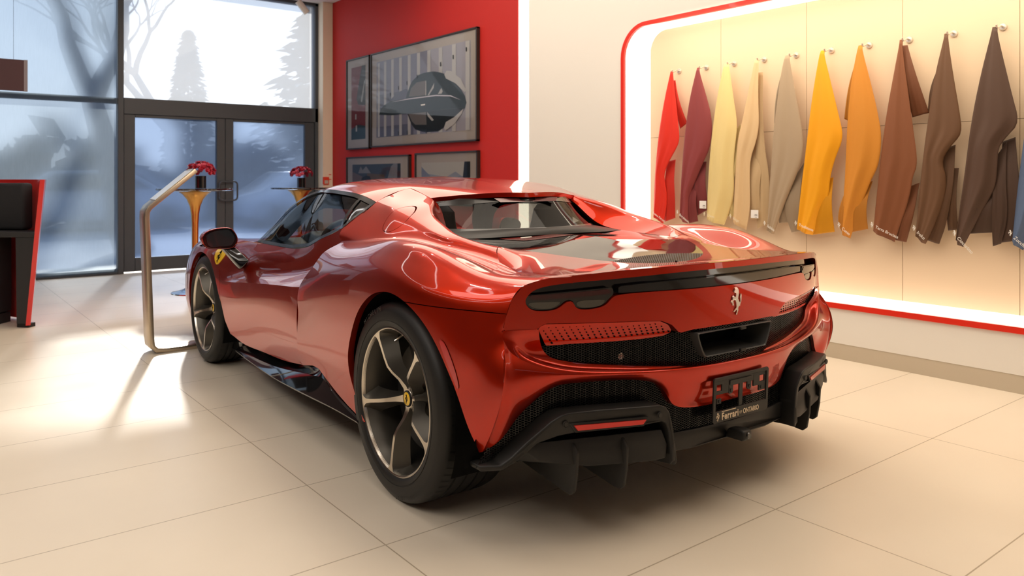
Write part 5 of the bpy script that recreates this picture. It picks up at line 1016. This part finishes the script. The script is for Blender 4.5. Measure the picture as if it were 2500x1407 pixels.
stripes = [[(8.766,2.60),(8.711,2.60),(8.711,1.675),(8.766,1.673)],[(8.604,2.60),(8.546,2.60),(8.546,1.675),(8.604,1.672)],[(8.421,2.605),(8.361,2.605),(8.361,1.673),(8.421,1.671)],[(8.228,2.605),(8.165,2.605),(8.165,1.671),(8.228,1.67)],[(8.025,2.61),(7.96,2.61),(7.96,1.67),(8.025,1.668)],[(7.815,2.61),(7.747,2.61),(7.747,1.668),(7.815,1.667)],[(7.59,2.61),(7.52,2.61),(7.52,1.667),(7.59,1.667)],[(7.347,2.61),(7.274,2.61),(7.274,1.667),(7.347,1.667)],[(7.082,2.61),(7.006,2.61),(7.006,1.667),(7.082,1.667)],[(6.823,2.61),(6.745,2.61),(6.745,1.667),(6.823,1.667)]]
car_b = [(8.721,1.952),(8.70,1.985),(8.686,2.017),(8.62,2.05),(8.549,2.073),(8.432,2.097),(8.062,2.101),(8.04,2.15),(8.0,2.206),(7.96,2.26),(7.908,2.3),(7.788,2.35),(7.68,2.362),(7.584,2.364),(7.45,2.358),(7.372,2.345),(7.222,2.307),(7.12,2.255),(7.025,2.199),(6.909,2.11),(6.834,2.032),(6.802,1.958),(6.834,1.904),(7.012,1.914),(8.0,1.922),(8.4,1.925)]
refl = [(8.031,1.923),(7.98,1.85),(7.939,1.792),(7.848,1.725),(7.70,1.692),(7.584,1.682),(7.359,1.679),(7.236,1.718),(7.142,1.779),(6.986,1.835),(6.834,1.904),(7.012,1.913)]
L1 = [(lav, R4(8.80, 6.735, 1.667, 2.615)), (pal, R4(7.55, 6.735, 1.667, 2.615)), (dlv, R4(8.80, 7.6, 2.02, 2.20)), (dlv, R4(8.80, 7.9, 1.667, 1.80))] + [(whi, s_) for s_ in stripes] + \
 [(dlv, [(8.465,2.10),(8.285,2.185),(8.062,2.22),(8.016,2.2),(8.062,2.1)]), (grn, car_b), (blk, refl), (gry, [(8.0,2.118),(7.939,2.215),(7.818,2.27),(7.612,2.271),(7.612,2.103)]), (gry, [(8.0,1.914),(7.924,1.823),(7.848,1.78),(7.598,1.767),(7.612,1.912)]),
  (whi, [(7.576,2.1),(7.435,2.228),(7.449,2.173),(7.548,2.098)]), (whi, [(7.359,2.097),(7.29,2.158),(7.263,2.119),(7.283,2.095)]), (whi, [(7.584,1.91),(7.442,1.811),(7.484,1.803),(7.576,1.864)]), (whi, [(7.229,2.300),(7.182,2.337),(7.09,2.322),(6.909,2.224),(6.80,2.085),(6.834,2.074),(7.012,2.184),(7.196,2.253)]), (whi, [(7.236,1.715),(7.196,1.775),(7.037,1.817),(6.859,1.898),(6.884,1.85),(7.037,1.741),(7.209,1.68)]),
  (pal, [(8.432,2.084),(8.0,2.097),(7.4,2.09),(7.1,2.06),(6.909,1.995),(7.1,2.05),(7.4,2.078),(8.0,2.086)]), (whi, [(7.722,2.006),(7.627,2.007),(7.627,1.991),(7.714,1.992)]), (whi, [(7.612,2.268),(7.604,2.268),(7.604,2.103),(7.612,2.103)])] + [(blk, R4(y_ + .008, y_ - .008, z_, z_ + .045)) for y_, z_ in ((8.43,2.16),(8.23,2.22),(8.03,2.26),(7.80,2.31),(7.30,2.40),(7.05,2.45),(6.80,2.50),(8.23,1.675),(8.02,1.675),(7.60,1.668))]
frame(8.935, 6.603, 1.545, 2.735, 'largest framed print, a dark rounded vintage car before pale stripes', .1, L1)
nr, nt, nw = pm('crimson', (.22, .02, .03)), pm('teal', (.025, .06, .07)), pm('ivory', (.55, .55, .52))
frame(9.625, 8.975, 1.535, 2.735, 'tall narrow framed print in dark red and teal left of the large one', .1, [(nr, R4(9.50, 9.10, 1.665, 2.62)), (nt, [(9.50,1.665),(9.10,1.665),(9.10,1.83),(9.3,1.86),(9.50,1.80)]), (blk, [(9.20,2.62),(9.10,2.62),(9.10,2.1),(9.30,2.12),(9.35,2.2),(9.28,2.4)]), (nw, [(9.11,2.42),(9.19,2.14),(9.23,2.16),(9.13,2.42)]), (nw, R4(9.385, 9.35, 1.93, 2.0)), (nw, R4(9.37, 9.33, 1.77, 1.85))])
sk1, sk2, sk3 = pm('storm_blue', (.06, .085, .12)), pm('ochre', (.16, .10, .06)), pm('rock_grey', (.30, .30, .32))
frame(9.625, 7.986, .86, 1.437, 'lower left framed print of a road under dark mountains', .1, [(sk1, R4(9.47, 8.2, .96, 1.335)), (pm('rose_grey', (.20, .14, .14)), [(9.47,1.24),(9.2,1.18),(9.1,1.10),(9.0,.96),(9.47,.96)]), (sk3, [(9.30,1.22),(9.23,1.31),(9.18,1.26),(9.08,1.31),(8.95,1.22)]), (sk2, [(9.05,1.22),(8.6,1.20),(8.5,.96),(9.1,.96)]), (blk, [(9.2,1.16),(9.08,1.19),(8.98,1.18),(8.93,1.12),(8.85,1.0),(9.25,1.0)]), (sk3, [(8.52,1.15),(8.43,1.30),(8.36,1.335),(8.2,1.335),(8.2,.96),(8.5,.96)]), (blk, [(8.27,1.335),(8.2,1.335),(8.2,1.1),(8.28,1.12)])])
s1, s2, s3 = pm('pale_sky', (.66, .64, .58)), pm('haze_blue', (.26, .30, .42)), pm('far_blue', (.38, .42, .50))
frame(7.850, 6.595, .86, 1.448, 'lower right framed print of a misty lake with a dark cliff', .1, [(s1, R4(7.72, 6.74, .96, 1.335)), (s3, [(7.72,1.22),(7.4,1.19),(7.2,1.17),(7.02,1.23),(6.9,1.18),(6.74,1.18),(6.74,.96),(7.72,.96)]), (s2, [(7.72,1.29),(7.62,1.23),(7.5,1.17),(7.3,1.13),(7.1,1.14),(6.95,1.18),(6.85,1.17),(6.74,1.2),(6.74,1.08),(7.72,1.08)]), (blk, [(6.85,1.335),(6.74,1.335),(6.74,.98),(6.95,1.05),(6.88,1.16)])])
# ================================================================ info stand
CHAMP = mat('champagne_metal', (.60, .50, .38), .30, metal=.9); SCR = mat('info_screen', (.75, .74, .70), .25, coat=.5)
def info_stand():
    t = thing('info_stand', 'bent champagne metal information stand on the floor behind the front wheel', 'stand', (1.31, 5.585, 0)); W_ = .156; th = .03
    P = [(.72, .015), (.08, .015), (.02, .022), (-.006, .05), (-.012, .10), (-.04, .90), (-.038, .94), (-.022, .968), (.27, 1.215)]
    P = [(a + 0, b_) for a, b_ in P]; n_p = len(P); V = []; F = []
    for i, (a, b_) in enumerate(P):
        d = np.array(P[min(i + 1, n_p - 1)]) - np.array(P[max(i - 1, 0)]); d = d / np.linalg.norm(d); nn = np.array([d[1], -d[0]])     # inward side
        for s_, yy in ((0, -W_ / 2), (0, W_ / 2), (1, W_ / 2), (1, -W_ / 2)):
            q = np.array((a, b_)) + nn * (s_ - .5) * th; V.append((q[0], yy, max(q[1], 0)))
    for i in range(n_p - 1): F += [(i * 4 + j, i * 4 + (j + 1) % 4, i * 4 + 4 + (j + 1) % 4, i * 4 + 4 + j) for j in range(4)]
    F += [(3, 2, 1, 0), tuple(range(n_p * 4 - 4, n_p * 4))]
    mb = MB(); mb.add(V, F); fr = mb.obj('stand_frame', CHAMP, t, bevel=.003, seg=2, smooth=.6)
    d = Vector((.292, 0, .247)).normalized(); up = Vector((-d.z, 0, d.x)); c_ = Vector((.135, 0, 1.103)) + up * .0165
    sc = MB(); Rm = Matrix((d, Vector((0, 1, 0)), up)).transposed(); sc.box(c_, (.30, .146, .004), Rm); sc.obj('screen', SCR, t, bevel=.001)
info_stand()
# ================================================================ bar tables with flower vases
GOLD = mat('brass', (.62, .33, .09), .28, metal=1.0); STONE = mat('black_marble', (.012, .012, .014), .06, coat=.6); n, l, b = nodes(STONE)
t = n.new('ShaderNodeTexCoord'); wv = n.new('ShaderNodeTexNoise'); wv.inputs['Scale'].default_value = 5; wv.inputs['Detail'].default_value = 6; wv.inputs['Distortion'].default_value = 2.0; l.new(t.outputs['Object'], wv.inputs[0])
rp = n.new('ShaderNodeValToRGB'); rp.color_ramp.elements[0].position = .495; rp.color_ramp.elements[0].color = (.01, .01, .012, 1); rp.color_ramp.elements[1].position = .51; rp.color_ramp.elements[1].color = (.30, .27, .24, 1); e = rp.color_ramp.elements.new(.525); e.color = (.01, .01, .012, 1); l.new(wv.outputs['Fac'], rp.inputs[0]); l.new(rp.outputs[0], b.inputs['Base Color'])
VASE = mat('vase_black', (.008, .008, .009), .12, coat=.5); PETAL = mat('petal_crimson', (.42, .012, .035), .55); PETL2 = mat('petal_pink', (.62, .10, .16), .55)
def bar_table(x, y, zt, label):
    t = thing('bar_table', label, 'table', (x, y, 0), 0, 'brass-stemmed bar tables by the glass doors')
    MB().lathe([(0, zt - .028), (.33, zt - .028), (.362, zt - .018), (.365, zt - .004), (.360, zt), (0, zt)], seg=64).obj('table_top', STONE, t, smooth=.6)
    MB().lathe([(0, zt - .029), (.15, zt - .029), (.155, zt - .036), (.12, zt - .06), (.08, zt - .11), (.052, zt - .18), (.038, zt - .26), (.032, zt - .36), (.031, .40), (.034, .22), (.045, .12), (.07, .065)], seg=40).obj('stem', GOLD, t, smooth=1)
    MB().lathe([(.07, .065), (.12, .035), (.19, .016), (.225, .010), (.228, .0), (0, .0)], seg=56).obj('base', CHROME, t, smooth=.8); return t
def vase(x, y, z, seed, label, r=.053, h=.125):
    rnd = random.Random(seed); t = thing('flower_vase', label, 'vase', (x, y, z), 0, 'crimson flower vases on the bar tables')
    MB().lathe([(0, 0), (r, 0), (r, h), (r - .004, h), (r - .004, .02), (0, .02)], seg=40).obj('vase_body', VASE, t, smooth=.6)
    mb = MB()
    for k in range(60):
        a = rnd.uniform(0, 2 * PI); el = rnd.uniform(-.15, 1.0); R = .112; c_ = Vector((R * 1.1 * math.cos(a) * math.cos(el * 1.4), R * 1.1 * math.sin(a) * math.cos(el * 1.4), h + .045 + R * .75 * math.sin(el * 1.4)))
        nrm = (c_ - Vector((0, 0, h))).normalized(); u = nrm.orthogonal().normalized(); v_ = nrm.cross(u); mb.mi = 0 if rnd.random() < .8 else 1
        for ring_, (rad, lift, np_) in enumerate(((.030, .004, 7), (.020, .012, 6))):
            for q in range(np_):
                th = 2 * PI * q / np_ + ring_ * .4; d = u * math.cos(th) + v_ * math.sin(th); w_ = nrm.cross(d) * .011
                mb.add([c_, c_ + d * rad * .55 + w_ + nrm * lift, c_ + d * rad + nrm * (lift * 1.8 + rnd.uniform(-.004, .008)), c_ + d * rad * .55 - w_ + nrm * lift], [(0, 1, 2, 3)])
    mb.obj('flowers', [PETAL, PETL2], t, smooth=1); return t
bar_table(2.34, 8.2, 1.056, 'brass bar table with black marble top behind the information stand')
bar_table(4.05, 9.62, 1.036, 'brass bar table with black marble top beyond the car roof')
vase(2.385, 8.165, 1.057, 1, 'black cylinder vase of crimson flowers on the table behind the stand')
vase(4.06, 9.60, 1.037, 2, 'black cylinder vase of crimson flowers on the table beyond the car')
# ================================================================ lounge seat at the left edge
SHELL = mat('shell_red', (.66, .022, .02), .28, coat=.6); FAB = mat('fabric_black', (.014, .014, .016), .85); noise_bump(FAB, 600, .3, .001); PANELB = mat('seat_black', (.028, .028, .030), .5)
def lounge():
    t = thing('lounge_seat', 'tall black lounge seat with a red curved shell at the left edge', 'seat', (.80, 7.08, 0), -YAW + math.radians(-5))
    plan = chaik([(0, -.02), (0, .30), (-.10, .50), (-.34, .58), (-1.45, .58)], 3, False) if False else cspline([(0, -.02), (-.055, .06), (-.13, .16), (-.25, .27), (-.5, .38), (-.95, .44), (-1.45, .46)], 40)
    V = []; F = []; hs = [(.02, .0), (.4, .04), (.75, .075), (1.0, .102), (1.15, .118)]; dirs = []
    for i, p in enumerate(plan):
        d = plan[min(i + 1, 39)] - plan[max(i - 1, 0)]; d /= np.linalg.norm(d); dirs.append(np.array([d[1], -d[0]]))
    for th in (0, -.032):
        for (z, o_) in hs:
            for p, q in zip(plan, dirs): V.append((p[0] + o_ + q[0] * th, p[1] + q[1] * th + o_ * .3 * min(1, -p[0] * 4), z + (.0 if z < 1.1 else -.0)))
    nh = len(hs); K = 40
    for s_ in (0, 1):
        for a in range(nh - 1):
            for k in range(K - 1): i = s_ * nh * K + a * K + k; F.append((i, i + 1, i + K + 1, i + K))
    for k in range(K - 1):
        i = (nh - 1) * K + k; F.append((i, i + 1, nh * K + i + 1, nh * K + i)); F.append((k, k + 1, nh * K + k + 1, nh * K + k))
    for a in range(nh - 1):
        for k in (0, K - 1): i = a * K + k; F.append((i, i + K, nh * K + i + K, nh * K + i))
    mb = MB(); mb.add(V, F); mb.obj('shell', SHELL, t, smooth=.7)
    s_ = MB(); s_.prism([(-1.4, -.03), (-.20, -.03), (.045, -.02), (-.02, .06), (-.09, .15), (-.22, .24), (-.5, .34), (-1.4, .40)], .70, .745); s_.obj('seat_top', PANELB, t, bevel=.006)
    p_ = MB(); p_.prism([(-.115, .03), (-.03, .03), (.03, .70), (-.125, .70)], -.02, .015, lambda a, b_, h: (a, h, b_)); p_.obj('leg_panel', PANELB, t, bevel=.003)
    f_ = MB(); f_.box((-.065, .02, .015), (.10, .07, .03)); f_.obj('foot', MATBLK, t)
    q_ = MB(); q_.box((-.95, .13, .40), (1.2, .2, .62)); q_.obj('base_box', FAB, t)
    g_ = MB(); g_.box((-.95, .13, .04), (1.2, .18, .08)); g_.obj('plinth', FAB, t)
    c_ = MB(); c_.box((-.665, .17, .935), (1.02, .12, .375)); c_.obj('back_cushion', FAB, t, bevel=.03, seg=4, smooth=.9)
lounge()
# ================================================================ small fittings
ALR = mat('alarm_red', (.72, .05, .02), .4); ALG = mat('alarm_grey', (.45, .40, .34), .5)
al = thing('fire_alarm_pull', 'small red fire alarm pull station on the cream column', 'alarm', (4.638, 10.135, 1.12)); 
MB().box((0, -.012, 0), (.082, .035, .105)).obj('alarm_body', ALR, al, bevel=.004); MB().box((0, -.031, -.018), (.055, .006, .048)).obj('pull_handle', ALG, al, bevel=.002)
for zz, ww in ((1.205, .034), (1.14, .040)):
    s_ = MB().box((4.705, 10.133, zz), (ww, .004, .010)).obj('wall_label', ALR); tag(s_, ('upper' if zz > 1.18 else 'lower') + ' tiny red label strip beside the alarm on the column', 'label')
TRK = mat('lamp_body_white', (.72, .68, .62), .4)
sp = thing('track_spotlight', 'white cylindrical spotlight hanging from the ceiling by the glass', 'spotlight', (4.12, 9.75, 3.60))
MB().box((0, 0, -.012), (.9, .035, .024)).obj('track', TRK, sp); MB().tube([(0, 0, -.02), (0, 0, -.12)], .010, 8).obj('bracket', TRK, sp)
MB().tube([(-.045, .0, -.13), (.075, -.02, -.275)], .043, 20).obj('lamp_body', TRK, sp, smooth=.7)
hs = thing('hanging_sign', 'dark maroon rectangular panel hung before the upper left window', 'sign', (.62, 10.16, 2.30))
MB().box((0, 0, -.005), (.92, .03, .345)).obj('sign_face', mat('sign_maroon', (.09, .03, .035), .5), hs); MB().box((.465, 0, -.005), (.035, .034, .35)).obj('sign_edge', mat('sign_edge', (.35, .30, .32), .4), hs)
for xx in (-.35, .35): MB().tube([(xx, 0, .16), (xx, 0, 1.30)], .0015, 6).obj('hanger_wire', FRM, hs)
